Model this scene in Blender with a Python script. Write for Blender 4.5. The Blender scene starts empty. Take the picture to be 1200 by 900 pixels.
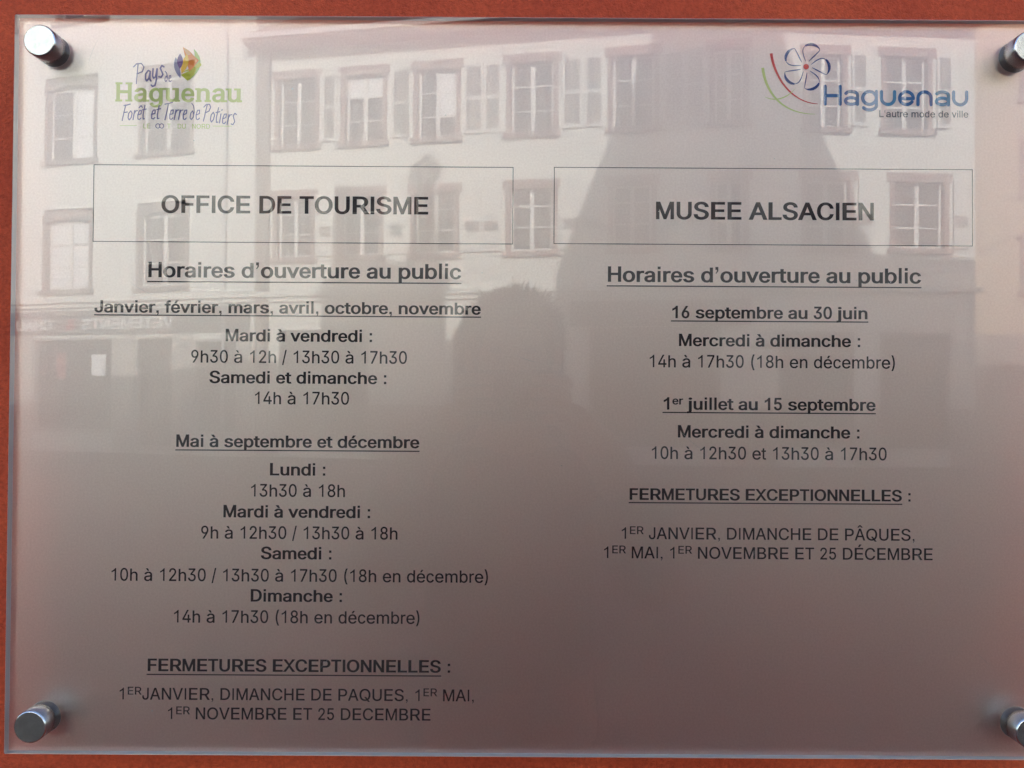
import bpy, bmesh, math, random
from mathutils import Vector, Matrix
from mathutils.geometry import delaunay_2d_cdt
R = math.radians
sc = bpy.context.scene
C = sc.collection
random.seed(7)

# ------------------------------------------------------------ camera
SIGN_Z = 1.55                      # height of the middle of the sign above the street
cam_d = bpy.data.cameras.new('camera')
cam_d.sensor_width = 36.0
cam_d.lens = 28.8
cam_d.clip_start = 0.01
cam_d.clip_end = 300.0
cam = bpy.data.objects.new('camera', cam_d)
C.objects.link(cam)
cam.matrix_world = (Matrix.Translation((-0.0116, -0.4646, 1.5440)) @
                    Matrix.Rotation(R(90 + 0.8), 4, 'X') @ Matrix.Rotation(R(0.35), 4, 'Z'))
sc.camera = cam

# ------------------------------------------------------------ sky, sun, exposure
SUN_EL, SUN_AZ = 22.0, 3.0         # behind the wall that carries the sign
w = bpy.data.worlds.new('World')
sc.world = w
w.use_nodes = True
nt = w.node_tree
sky = nt.nodes.new('ShaderNodeTexSky')
sky.sky_type = 'NISHITA'
sky.sun_disc = False
sky.sun_elevation = R(SUN_EL)
sky.sun_rotation = R(SUN_AZ)
sky.air_density = 1.0
sky.dust_density = 2.5
sky.ozone_density = 1.0
nt.links.new(sky.outputs[0], nt.nodes['Background'].inputs[0])
nt.nodes['Background'].inputs[1].default_value = 0.15
sd = bpy.data.lights.new('sun', 'SUN')
sd.energy = 3.5
sd.angle = R(0.4)
sd.color = (1.0, 0.97, 0.92)
sun = bpy.data.objects.new('sun', sd)
C.objects.link(sun)
tosun = Vector((math.sin(R(SUN_AZ)) * math.cos(R(SUN_EL)), math.cos(R(SUN_AZ)) * math.cos(R(SUN_EL)), math.sin(R(SUN_EL))))
sun.rotation_euler = tosun.to_track_quat('Z', 'Y').to_euler()
sun.location = (0, 30, 40)
vs = sc.view_settings
vs.view_transform = 'Standard'
vs.look = 'None'
vs.exposure = 2.3
vs.gamma = 1.0
vs.use_curve_mapping = False
sc.cycles.use_denoising = True
sc.cycles.use_adaptive_sampling = False
sc.cycles.max_bounces = 10
sc.cycles.transmission_bounces = 10
sc.cycles.caustics_refractive = True
sc.cycles.caustics_reflective = True
sc.cycles.blur_glossy = 0.3
sc.cycles.sample_clamp_indirect = 12.0

# ------------------------------------------------------------ materials
def mat(name, color, rough=0.6, metal=0.0, scale=0.0, vary=0.12, bump=0.0, bscale=40.0, ior=1.45, spec=0.5, coord='Object'):
    m = bpy.data.materials.new(name)
    m.use_nodes = True
    t = m.node_tree
    b = t.nodes['Principled BSDF']
    b.inputs['Base Color'].default_value = (*color, 1)
    b.inputs['Roughness'].default_value = rough
    b.inputs['Metallic'].default_value = metal
    b.inputs['IOR'].default_value = ior
    b.inputs['Specular IOR Level'].default_value = spec
    tc = t.nodes.new('ShaderNodeTexCoord')
    if scale:
        n = t.nodes.new('ShaderNodeTexNoise')
        n.inputs['Scale'].default_value = scale
        n.inputs['Detail'].default_value = 8
        n.inputs['Roughness'].default_value = 0.65
        t.links.new(tc.outputs[coord], n.inputs['Vector'])
        mx = t.nodes.new('ShaderNodeMix')
        mx.data_type = 'RGBA'
        mx.inputs['A'].default_value = (*[c * (1 - vary) for c in color], 1)
        mx.inputs['B'].default_value = (*[min(1, c * (1 + vary)) for c in color], 1)
        t.links.new(n.outputs['Fac'], mx.inputs['Factor'])
        t.links.new(mx.outputs['Result'], b.inputs['Base Color'])
    if bump:
        n2 = t.nodes.new('ShaderNodeTexNoise')
        n2.inputs['Scale'].default_value = bscale
        n2.inputs['Detail'].default_value = 6
        t.links.new(tc.outputs[coord], n2.inputs['Vector'])
        bp = t.nodes.new('ShaderNodeBump')
        bp.inputs['Strength'].default_value = 1.0
        bp.inputs['Distance'].default_value = bump
        t.links.new(n2.outputs['Fac'], bp.inputs['Height'])
        t.links.new(bp.outputs['Normal'], b.inputs['Normal'])
    return m

M = {}
# the orange-red painted render behind the sign: grain, brush bumps, faded patches
def wall_paint():
    m = bpy.data.materials.new('red_render_paint')
    m.use_nodes = True
    t = m.node_tree
    b = t.nodes['Principled BSDF']
    b.inputs['Roughness'].default_value = 0.75
    b.inputs['Specular IOR Level'].default_value = 0.15
    tc = t.nodes.new('ShaderNodeTexCoord')
    n1 = t.nodes.new('ShaderNodeTexNoise'); n1.inputs['Scale'].default_value = 9; n1.inputs['Detail'].default_value = 5
    n2 = t.nodes.new('ShaderNodeTexNoise'); n2.inputs['Scale'].default_value = 420; n2.inputs['Detail'].default_value = 4; n2.inputs['Roughness'].default_value = 0.7
    n3 = t.nodes.new('ShaderNodeTexNoise'); n3.inputs['Scale'].default_value = 1100; n3.inputs['Detail'].default_value = 2
    for n in (n1, n2, n3): t.links.new(tc.outputs['Object'], n.inputs['Vector'])
    r1 = t.nodes.new('ShaderNodeValToRGB')
    r1.color_ramp.elements[0].position = 0.35; r1.color_ramp.elements[0].color = (0.38, 0.058, 0.026, 1)
    r1.color_ramp.elements[1].position = 0.68; r1.color_ramp.elements[1].color = (0.49, 0.088, 0.035, 1)
    t.links.new(n1.outputs['Fac'], r1.inputs['Fac'])
    r2 = t.nodes.new('ShaderNodeValToRGB')
    r2.color_ramp.elements[0].position = 0.3; r2.color_ramp.elements[0].color = (0.66, 0.62, 0.62, 1)
    r2.color_ramp.elements[1].position = 0.72; r2.color_ramp.elements[1].color = (1.25, 1.25, 1.2, 1)
    t.links.new(n2.outputs['Fac'], r2.inputs['Fac'])
    mx = t.nodes.new('ShaderNodeMix'); mx.data_type = 'RGBA'; mx.blend_type = 'MULTIPLY'
    mx.inputs['Factor'].default_value = 0.8
    t.links.new(r1.outputs['Color'], mx.inputs['A']); t.links.new(r2.outputs['Color'], mx.inputs['B'])
    t.links.new(mx.outputs['Result'], b.inputs['Base Color'])
    ad = t.nodes.new('ShaderNodeMath'); ad.operation = 'ADD'
    t.links.new(n2.outputs['Fac'], ad.inputs[0]); t.links.new(n3.outputs['Fac'], ad.inputs[1])
    bp = t.nodes.new('ShaderNodeBump'); bp.inputs['Strength'].default_value = 0.6; bp.inputs['Distance'].default_value = 0.0018
    t.links.new(ad.outputs[0], bp.inputs['Height']); t.links.new(bp.outputs['Normal'], b.inputs['Normal'])
    return m
M['red'] = wall_paint()

def acrylic():
    m = bpy.data.materials.new('clear_acrylic')
    m.use_nodes = True
    t = m.node_tree
    b = t.nodes['Principled BSDF']
    b.inputs['Base Color'].default_value = (0.985, 0.995, 0.99, 1)
    b.inputs['Transmission Weight'].default_value = 1.0
    b.inputs['IOR'].default_value = 1.49
    # hardly visible smears on the polished face
    tc = t.nodes.new('ShaderNodeTexCoord')
    n = t.nodes.new('ShaderNodeTexNoise'); n.inputs['Scale'].default_value = 14; n.inputs['Detail'].default_value = 7
    t.links.new(tc.outputs['Object'], n.inputs['Vector'])
    mr = t.nodes.new('ShaderNodeMapRange')
    mr.inputs['From Min'].default_value = 0.45; mr.inputs['From Max'].default_value = 0.8
    mr.inputs['To Min'].default_value = 0.0; mr.inputs['To Max'].default_value = 0.02
    t.links.new(n.outputs['Fac'], mr.inputs['Value'])
    t.links.new(mr.outputs['Result'], b.inputs['Roughness'])
    return m
M['acrylic'] = acrylic()
def sawn_edge():
    m = bpy.data.materials.new('sawn_acrylic_edge')
    m.use_nodes = True
    t = m.node_tree
    b = t.nodes['Principled BSDF']
    b.inputs['Base Color'].default_value = (0.86, 0.88, 0.88, 1)
    b.inputs['Roughness'].default_value = 0.5
    b.inputs['IOR'].default_value = 1.49
    b.inputs['Transmission Weight'].default_value = 0.25
    return m
M['edge'] = sawn_edge()

FILM_GLOSS, FILM_DIFF, FILM_ROUGH = 0.36, 0.015, 0.38
def silver_film():
    """translucent silver dusted film: part see-through and blurred, part soft metallic, part milky"""
    m = bpy.data.materials.new('silver_frosted_film')
    m.use_nodes = True
    t = m.node_tree
    t.nodes.remove(t.nodes['Principled BSDF'])
    out = t.nodes['Material Output']
    tc = t.nodes.new('ShaderNodeTexCoord')
    fine = t.nodes.new('ShaderNodeTexNoise'); fine.inputs['Scale'].default_value = 900; fine.inputs['Detail'].default_value = 3
    med = t.nodes.new('ShaderNodeTexNoise'); med.inputs['Scale'].default_value = 5; med.inputs['Detail'].default_value = 4
    for n in (fine, med): t.links.new(tc.outputs['Object'], n.inputs['Vector'])
    ramp = t.nodes.new('ShaderNodeValToRGB')
    ramp.color_ramp.elements[0].position = 0.3; ramp.color_ramp.elements[0].color = (0.715, 0.73, 0.69, 1)
    ramp.color_ramp.elements[1].position = 0.7; ramp.color_ramp.elements[1].color = (0.94, 0.96, 0.91, 1)
    t.links.new(fine.outputs['Fac'], ramp.inputs['Fac'])
    gl = t.nodes.new('ShaderNodeBsdfAnisotropic')
    gl.inputs['Roughness'].default_value = FILM_ROUGH
    t.links.new(ramp.outputs['Color'], gl.inputs['Color'])
    df = t.nodes.new('ShaderNodeBsdfDiffuse'); df.inputs['Color'].default_value = (0.55, 0.54, 0.53, 1)
    rf = t.nodes.new('ShaderNodeBsdfRefraction'); rf.inputs['Color'].default_value = (0.95, 0.68, 0.58, 1)
    rf.inputs['IOR'].default_value = 1.4; rf.inputs['Roughness'].default_value = 0.5
    m1 = t.nodes.new('ShaderNodeMixShader'); m2 = t.nodes.new('ShaderNodeMixShader')
    m1.inputs[0].default_value = FILM_DIFF / (1 - FILM_GLOSS)
    t.links.new(rf.outputs[0], m1.inputs[1]); t.links.new(df.outputs[0], m1.inputs[2])
    m2.inputs[0].default_value = FILM_GLOSS
    t.links.new(m1.outputs[0], m2.inputs[1]); t.links.new(gl.outputs[0], m2.inputs[2])
    # glints of the dusted film's flakes, painted as tiny pale specks
    vo = t.nodes.new('ShaderNodeTexVoronoi'); vo.inputs['Scale'].default_value = 65
    t.links.new(tc.outputs['Object'], vo.inputs['Vector'])
    lt = t.nodes.new('ShaderNodeMath'); lt.operation = 'LESS_THAN'; lt.inputs[1].default_value = 0.035
    t.links.new(vo.outputs['Distance'], lt.inputs[0])
    sep = t.nodes.new('ShaderNodeSeparateColor'); t.links.new(vo.outputs['Color'], sep.inputs[0])
    g2 = t.nodes.new('ShaderNodeMath'); g2.operation = 'GREATER_THAN'; g2.inputs[1].default_value = 0.955
    t.links.new(sep.outputs[0], g2.inputs[0])
    mu = t.nodes.new('ShaderNodeMath'); mu.operation = 'MULTIPLY'
    t.links.new(lt.outputs[0], mu.inputs[0]); t.links.new(g2.outputs[0], mu.inputs[1])
    fl = t.nodes.new('ShaderNodeBsdfDiffuse'); fl.inputs['Color'].default_value = (0.85, 0.83, 0.78, 1)
    m3 = t.nodes.new('ShaderNodeMixShader')
    t.links.new(mu.outputs[0], m3.inputs[0]); t.links.new(m2.outputs[0], m3.inputs[1]); t.links.new(fl.outputs[0], m3.inputs[2])
    t.links.new(m3.outputs[0], out.inputs['Surface'])
    return m
M['film'] = silver_film()
M['dust'] = mat('pale_dust', (0.62, 0.58, 0.52), 0.9)
M['ink'] = mat('dark_print', (0.032, 0.022, 0.021), 0.5, spec=0.2)
def ink(name, c): M[name] = mat(name, c, 0.5, spec=0.2)
ink('violet_print', (0.23, 0.20, 0.38)); ink('lime_print', (0.58, 0.64, 0.22)); ink('orange_print', (0.85, 0.25, 0.04))
ink('yellow_print', (0.85, 0.50, 0.03)); ink('olive_print', (0.55, 0.55, 0.05)); ink('mauve_print', (0.28, 0.27, 0.42))
ink('peach_print', (0.80, 0.42, 0.18)); ink('green_print', (0.38, 0.55, 0.14)); ink('deep_violet_print', (0.14, 0.07, 0.26))
ink('blue_print', (0.035, 0.14, 0.33)); ink('pale_blue_print', (0.07, 0.24, 0.42)); ink('navy_print', (0.02, 0.055, 0.22)); ink('red_print', (0.62, 0.04, 0.04)); ink('grey_print', (0.13, 0.12, 0.13))
M['chrome'] = mat('polished_steel', (0.50, 0.51, 0.53), 0.17, 1.0, 300, 0.08)
M['capface'] = mat('brushed_steel_face', (0.32, 0.35, 0.34), 0.27, 1.0, 160, 0.40, bump=0.00006, bscale=900)
M['screw'] = mat('zinc_screw', (0.5, 0.5, 0.5), 0.4, 1.0)
M['nylon'] = mat('clear_nylon_washer', (0.80, 0.80, 0.78), 0.3)
M['shaded_steel'] = mat('occluded_steel', (0.28, 0.22, 0.20), 0.5, 0.4, 300, 0.2)  # barrel ends: the shade behind the cap is put into the colour
# the street
M['render_white'] = mat('cream_render', (0.74, 0.755, 0.70), 0.85, 0, 1.4, 0.05, bump=0.004, bscale=30)
M['render_pale'] = mat('pale_grey_render', (0.74, 0.765, 0.73), 0.85, 0, 1.2, 0.05, bump=0.004, bscale=30)
M['render_sand'] = mat('sand_render', (0.50, 0.40, 0.30), 0.85, 0, 1.2, 0.08, bump=0.004, bscale=30)
M['sandstone'] = mat('pink_sandstone', (0.31, 0.215, 0.195), 0.85, 0, 6, 0.2, bump=0.003, bscale=40)
M['greystone'] = mat('grey_stone', (0.25, 0.22, 0.20), 0.85, 0, 6, 0.2, bump=0.003, bscale=40)
M['paint_white'] = mat('white_joinery', (0.78, 0.78, 0.74), 0.5, 0, 3, 0.04)
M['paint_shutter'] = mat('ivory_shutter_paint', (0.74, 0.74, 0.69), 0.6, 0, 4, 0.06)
M['shaded_slats'] = mat('shaded_slat_paint', (0.36, 0.355, 0.325), 0.7, 0, 4, 0.1)  # greyer than the frames: shade between the slats put into the colour
M['pane'] = mat('dark_room_glass', (0.03, 0.032, 0.035), 0.06)  # opaque; the dark of the rooms behind is put into its colour
M['curtain'] = mat('white_curtain', (0.85, 0.87, 0.88), 0.9, 0, 20, 0.06)
M['tiles'] = mat('brown_roof_tiles', (0.17, 0.095, 0.07), 0.85, 0, 5, 0.35, bump=0.02, bscale=14)
M['soffit'] = mat('brown_eave_boards', (0.16, 0.115, 0.10), 0.7, 0, 4, 0.15)
M['zinc'] = mat('zinc_gutter', (0.55, 0.57, 0.58), 0.45, 0.6)
M['shop'] = mat('shop_front_paint', (0.42, 0.41, 0.38), 0.6, 0, 2, 0.06)
M['shop_grey'] = mat('grey_fascia', (0.13, 0.13, 0.125), 0.6, 0, 2, 0.06)
M['shop_dark'] = mat('dark_shop_front', (0.09, 0.075, 0.07), 0.5, 0, 2, 0.15)
M['paving'] = mat('street_paving', (0.115, 0.070, 0.056), 0.85, 0, 1.1, 0.25, bump=0.004, bscale=18)
M['letters'] = mat('white_letters', (0.82, 0.82, 0.80), 0.5)
M['poster'] = mat('faded_red_poster', (0.40, 0.13, 0.12), 0.7)
M['redsign'] = mat('red_letter', (0.55, 0.05, 0.05), 0.5)
M['skin'] = mat('skin', (0.45, 0.26, 0.19), 0.55, 0, 30, 0.06)
M['hair'] = mat('dark_brown_hair', (0.035, 0.022, 0.016), 0.6, 0, 80, 0.3)
M['jacket'] = mat('dark_grey_jacket', (0.05, 0.045, 0.05), 0.8, 0, 12, 0.15)
M['trousers'] = mat('dark_blue_trousers', (0.03, 0.035, 0.06), 0.85, 0, 12, 0.2)
M['shoe'] = mat('black_leather', (0.02, 0.02, 0.02), 0.45)
M['camera_body'] = mat('black_camera_plastic', (0.02, 0.02, 0.022), 0.45)
M['lens'] = mat('lens_glass', (0.01, 0.01, 0.02), 0.05)

# ------------------------------------------------------------ helpers
class MB:
    """collects shapes for ONE mesh object"""
    def __init__(s): s.v = []; s.f = []; s.mi = []; s.k = 0
    def add(s, vs, fs):
        n = len(s.v); s.v += [tuple(v) for v in vs]; s.f += [tuple(i + n for i in f) for f in fs]; s.mi += [s.k] * len(fs)
    def box(s, x0, x1, y0, y1, z0, z1):
        if x0 > x1: x0, x1 = x1, x0
        if y0 > y1: y0, y1 = y1, y0
        if z0 > z1: z0, z1 = z1, z0
        s.add([(x0,y0,z0),(x1,y0,z0),(x1,y1,z0),(x0,y1,z0),(x0,y0,z1),(x1,y0,z1),(x1,y1,z1),(x0,y1,z1)],
              [(0,3,2,1),(4,5,6,7),(0,1,5,4),(1,2,6,5),(2,3,7,6),(3,0,4,7)])
    def prism(s, pts, y0, y1):
        """outline in x/z pushed from y0 to y1; outline counter-clockwise seen from -y"""
        n = len(pts)
        s.add([(x, y0, z) for x, z in pts] + [(x, y1, z) for x, z in pts],
              [tuple(range(n)), tuple(range(2*n-1, n-1, -1))] + [(i, i+n, (i+1) % n + n, (i+1) % n) for i in range(n)])
    def lathe(s, prof, c=(0,0,0), axis='z', n=24):
        """prof: (radius, height) pairs along the axis"""
        vs = []; fs = []
        for r, h in prof:
            for k in range(n):
                a = 2*math.pi*k/n; p = (r*math.cos(a), r*math.sin(a), h)
                if axis == 'y': p = (p[0], h, p[1])
                vs.append((p[0]+c[0], p[1]+c[1], p[2]+c[2]))
        flip = axis == 'y'
        for j in range(len(prof)-1):
            for k in range(n):
                q = (j*n+k, j*n+(k+1) % n, (j+1)*n+(k+1) % n, (j+1)*n+k)
                fs.append(q[::-1] if flip else q)
        a = tuple(range(n)); b = tuple((len(prof)-1)*n+k for k in range(n))
        fs.append(a if flip else a[::-1]); fs.append(b[::-1] if flip else b)
        s.add(vs, fs)
    def mesh(s, name, m, smooth=False):
        me = bpy.data.meshes.new(name); me.from_pydata(s.v, [], s.f)
        for q in (m if isinstance(m, (list, tuple)) else [m]): me.materials.append(q)
        me.polygons.foreach_set('material_index', s.mi)
        if smooth:
            for p in me.polygons: p.use_smooth = True
        me.update()
        return me
    def build(s, name, m, parent=None, loc=None, smooth=False):
        return link(name, s.mesh(name, m, smooth), parent, loc)
def link(name, data, parent=None, loc=None):
    o = bpy.data.objects.new(name, data); C.objects.link(o)
    if parent is not None: o.parent = parent
    if loc is not None: o.location = loc
    return o
def thing(name, label, cat, loc=(0,0,0), rz=0, group=None):
    o = link(name, None, None, loc); o.rotation_euler = (0, 0, rz); o.empty_display_size = 0.1
    o['label'] = label; o['category'] = cat
    if group: o['group'] = group
    return o
def bevel(o, w, seg=2):
    b = o.modifiers.new('bevel', 'BEVEL'); b.width = w; b.segments = seg; b.limit_method = 'ANGLE'; b.angle_limit = R(30)

# ------------------------------------------------------------ lettering
# letter outlines in thousandths of the letter size: [advance, [[x, z, x, z, ...], ...]]; r regular, b bold
GLYPHS = {"r": {}, "b": {}}
GLYPHS['r']['A'] = [667,[[7,-8,272,724,392,724,659,-8,542,-8,384,437,374,467,363,502,351,542,337,588,321,642,308,681,355,681,335,613,320,563,306,520,295,483,284,450,275,423,126,-8],[142,192,142,288,525,288,525,192]]]
GLYPHS['r']['B'] = [667,[[76,-8,76,724,378,723,426,717,467,706,503,688,533,667,557,641,575,611,587,579,593,544,593,511,589,483,581,458,569,437,554,418,537,403,517,390,497,379,475,371,472,369,472,376,487,373,512,365,537,352,560,335,581,315,598,290,612,261,620,228,623,192,619,155,610,121,595,90,573,62,544,38,509,18,466,3,417,-5,361,-8],[194,88,385,89,429,96,462,109,485,129,500,151,507,178,508,204,504,225,496,245,485,264,470,280,452,294,430,305,406,313,378,316,194,317],[194,410,361,410,384,413,406,420,426,429,443,441,457,456,468,472,476,491,479,512,479,538,472,564,459,587,438,607,410,620,373,627,194,628]]]
GLYPHS['r']['C'] = [722,[[347,-16,287,-6,232,14,183,45,140,84,104,132,76,188,57,251,47,320,47,395,57,465,76,528,104,584,140,632,183,671,232,702,287,722,347,732,397,733,433,730,468,722,502,712,533,697,562,680,589,658,613,634,634,608,652,578,666,545,676,510,683,482,569,482,561,511,552,532,542,551,529,568,515,583,499,596,482,608,463,617,443,624,422,629,401,632,379,634,338,630,300,619,266,602,235,577,209,546,187,509,171,465,161,414,157,358,161,301,171,251,187,207,209,169,235,138,266,114,301,97,338,86,379,82,401,84,422,87,443,92,463,99,482,109,499,120,515,133,529,148,542,165,552,184,561,205,569,234,683,234,672,188,660,155,644,124,624,95,602,70,576,47,548,28,518,12,486,-1,451,-10,416,-16]]]
GLYPHS['r']['D'] = [722,[[127,-8,127,88,337,89,388,96,432,111,469,132,500,160,525,194,543,234,555,280,562,332,562,387,556,438,543,483,525,523,501,557,471,584,435,605,393,620,344,627,123,628,123,724,360,723,426,713,485,694,538,664,582,627,618,580,646,526,664,464,674,396,674,322,664,254,646,192,618,137,581,90,536,52,482,23,420,3,352,-7],[190,724,190,-8,75,-8,75,724]]]
GLYPHS['r']['E'] = [667,[[83,-8,83,724,606,724,606,628,211,628,211,410,579,410,579,314,211,314,211,88,610,88,610,-8]]]
GLYPHS['r']['G'] = [778,[[368,-16,303,-6,244,14,192,45,146,84,109,132,79,188,60,251,50,320,50,395,60,465,79,528,109,584,146,632,191,671,243,702,301,722,363,732,417,733,456,729,494,722,531,710,564,695,596,677,624,656,650,631,672,605,691,575,706,543,717,510,724,483,602,483,591,510,581,530,569,549,556,566,541,581,525,595,508,606,488,616,468,624,446,629,422,632,397,634,355,630,316,619,280,602,248,578,220,547,197,509,180,465,170,414,166,358,170,301,180,251,198,207,221,170,249,139,282,114,319,97,358,86,402,82,441,85,477,94,510,107,538,126,562,149,582,177,597,210,606,245,609,294,653,280,411,272,411,368,726,368,725,252,716,197,697,147,669,102,634,64,592,33,544,8,490,-8,432,-17]]]
GLYPHS['r']['H'] = [722,[[73,-8,73,724,185,724,185,415,537,415,537,724,649,724,649,-8,537,-8,537,318,185,318,185,-8]]]
GLYPHS['r']['I'] = [278,[[94,716,189,716,189,0,94,0]]]
GLYPHS['r']['J'] = [500,[[205,-16,178,-11,153,-3,130,8,108,23,88,40,71,61,57,85,46,111,38,140,33,171,32,251,133,251,134,184,140,149,152,121,170,100,192,86,218,79,248,79,274,86,296,100,314,121,326,149,332,184,333,724,434,724,433,171,428,140,420,111,409,85,395,61,378,40,358,23,337,8,313,-3,288,-11,262,-16]]]
GLYPHS['r']['L'] = [556,[[74,-8,74,724,187,724,187,88,522,88,522,-8]]]
GLYPHS['r']['M'] = [833,[[69,-8,69,724,208,724,379,261,384,248,388,234,407,175,412,157,418,138,423,120,428,103,432,86,440,61,393,61,428,173,433,191,439,209,444,225,449,241,453,254,458,266,624,724,763,724,763,-8,658,-8,659,460,659,479,659,499,659,519,662,651,694,651,683,619,677,596,670,574,645,498,639,478,633,459,627,442,621,426,616,413,460,-8,372,-8,214,412,209,426,204,441,182,506,176,527,168,549,161,571,154,594,146,617,134,651,168,651,171,523,172,453,172,434,172,417,172,-8]]]
GLYPHS['r']['N'] = [722,[[72,-8,72,724,194,724,486,255,495,241,505,225,515,207,526,187,538,165,550,142,562,118,575,94,587,71,549,66,545,101,543,127,542,152,541,176,540,199,540,221,539,724,650,724,650,-8,528,-8,264,413,253,432,241,451,229,472,216,494,202,519,131,642,175,648,180,526,181,498,182,473,182,451,183,432,183,416,183,-8]]]
GLYPHS['r']['O'] = [778,[[357,-16,296,-6,240,14,189,45,144,84,107,132,78,188,58,251,49,320,49,395,58,465,78,528,107,584,144,632,189,671,240,702,296,722,357,732,422,732,483,722,539,702,590,671,635,632,671,584,700,528,720,465,729,395,729,320,720,251,700,188,671,132,635,84,590,45,539,14,483,-6,422,-16],[410,83,450,90,486,104,520,125,550,152,575,187,595,228,608,275,615,328,615,387,608,441,595,488,575,529,550,564,520,591,486,612,450,626,410,633,369,633,329,626,292,612,258,591,229,563,204,529,184,488,170,441,163,387,163,328,170,275,184,228,204,187,229,153,258,125,292,104,329,90,369,83]]]
GLYPHS['r']['P'] = [667,[[78,-8,78,724,382,723,436,716,483,703,524,682,557,656,584,626,604,590,618,552,624,511,624,468,618,427,604,388,584,353,557,322,524,296,483,275,436,261,382,254,152,253,152,349,367,350,401,354,428,362,451,374,469,389,483,407,494,428,501,451,505,476,505,503,501,528,494,551,484,572,469,589,451,604,428,616,400,624,367,628,199,628,199,-8]]]
GLYPHS['r']['Q'] = [778,[[339,230,462,232,548,124,569,96,702,-74,579,-75,495,33,474,60],[357,-16,296,-6,240,14,189,45,144,84,107,132,78,188,58,251,49,320,49,395,58,465,78,528,107,584,144,632,189,671,240,702,296,722,357,732,422,732,483,722,539,702,590,671,635,632,671,584,700,528,720,465,729,395,729,320,720,251,700,188,671,132,635,84,590,45,539,14,483,-6,422,-16],[410,83,450,90,486,104,520,125,550,152,575,187,595,228,608,275,615,328,615,387,608,441,595,488,575,529,550,564,520,591,486,612,450,626,410,633,369,633,329,626,292,612,258,591,229,563,204,529,184,488,170,441,163,387,163,328,170,275,184,228,204,187,229,153,258,125,292,104,329,90,369,83]]]
GLYPHS['r']['R'] = [722,[[84,-8,84,724,411,723,468,717,519,704,562,684,598,660,627,630,649,596,663,558,670,517,670,474,663,433,649,396,627,362,598,333,562,309,518,290,468,277,411,271,142,270,142,367,395,367,431,371,461,378,485,388,504,402,520,418,531,436,538,458,542,482,542,509,538,534,531,556,519,575,504,592,484,606,460,617,430,624,394,628,213,628,213,-8],[560,-8,349,330,494,330,709,-8]]]
GLYPHS['r']['S'] = [667,[[306,-20,255,-14,208,-2,165,15,129,37,99,65,75,96,58,132,48,171,44,200,166,200,172,168,181,147,193,129,210,113,230,100,253,90,278,83,305,79,334,77,366,79,396,84,423,92,447,104,467,118,483,134,495,153,502,173,504,196,502,216,497,232,487,247,474,259,457,271,437,281,414,290,389,298,362,305,240,338,185,360,140,386,104,418,90,436,80,456,72,477,66,524,70,564,82,601,102,635,130,664,162,688,201,708,244,722,290,731,339,734,389,731,435,722,477,708,514,688,546,664,573,636,593,604,605,570,611,524,494,524,484,562,469,588,445,609,414,625,377,634,336,637,306,636,279,631,254,623,233,612,216,599,202,584,192,567,186,549,184,529,186,508,193,490,204,475,220,462,237,450,258,441,279,433,300,426,320,420,409,398,433,391,457,383,482,373,507,362,531,348,554,333,574,314,592,293,606,270,616,242,621,212,621,175,613,137,598,102,575,69,545,41,508,18,466,-1,417,-14,363,-20]]]
GLYPHS['r']['T'] = [611,[[33,628,33,724,578,724,578,628,360,628,360,-8,252,-8,252,628]]]
GLYPHS['r']['U'] = [722,[[333,-19,280,-11,232,4,189,27,152,55,122,89,98,129,82,172,74,219,73,724,184,724,185,235,190,204,199,176,213,151,232,129,254,110,280,96,310,86,343,81,380,81,413,86,443,96,469,110,491,129,509,151,523,176,532,204,537,235,537,724,649,724,648,219,640,172,624,129,600,89,570,55,533,27,490,4,442,-11,389,-19]]]
GLYPHS['r']['V'] = [667,[[276,-8,7,724,125,724,282,280,292,251,303,215,316,175,331,128,347,75,359,35,312,35,332,103,347,153,361,197,373,234,383,266,392,293,541,724,659,724,394,-8]]]
GLYPHS['r']['a'] = [556,[[211,-19,177,-15,145,-6,116,7,90,23,68,44,51,69,39,97,33,129,33,160,37,188,46,211,59,231,75,247,95,261,116,273,139,282,164,289,189,294,215,299,240,303,269,306,297,310,322,313,342,315,358,318,369,322,376,326,380,331,382,339,382,346,381,366,377,382,371,397,363,409,351,419,338,428,321,434,302,438,279,439,256,438,236,434,218,428,201,420,188,411,176,401,166,390,159,378,149,360,43,388,63,426,82,452,105,473,130,490,158,504,187,514,217,521,247,525,277,527,298,526,320,524,344,520,368,513,391,505,414,493,436,478,454,459,470,436,482,408,490,376,492,339,492,-8,384,-8,384,62,396,62,391,54,381,41,368,28,352,15,333,4,312,-6,287,-14,259,-18],[258,69,286,73,309,81,330,92,347,105,361,121,371,139,378,157,382,176,387,245,399,248,390,244,380,240,367,237,354,234,340,231,325,229,310,226,295,224,252,219,232,216,214,212,196,207,180,200,167,192,156,183,149,172,144,158,142,141,144,126,148,113,154,102,164,92,175,84,189,78,206,73,224,70]]]
GLYPHS['r']['b'] = [556,[[285,-19,257,-15,232,-7,211,4,194,16,179,30,167,44,158,57,149,70,149,72,157,72,157,-8,59,-8,59,695,159,695,159,439,149,439,153,446,162,458,172,472,185,486,201,498,220,510,243,519,270,525,300,527,342,523,380,512,416,493,447,468,473,436,494,398,509,355,518,307,522,255,518,202,509,154,494,111,473,73,447,41,416,15,381,-4,342,-16,322,-19],[302,71,328,77,350,87,369,103,385,123,399,147,409,174,416,205,419,238,419,273,416,306,409,336,399,363,386,386,370,406,350,421,328,432,303,437,274,437,249,432,227,422,208,407,192,388,179,365,169,338,162,308,158,274,158,238,162,203,169,172,179,145,192,121,209,102,228,87,250,77,275,71]]]
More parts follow.
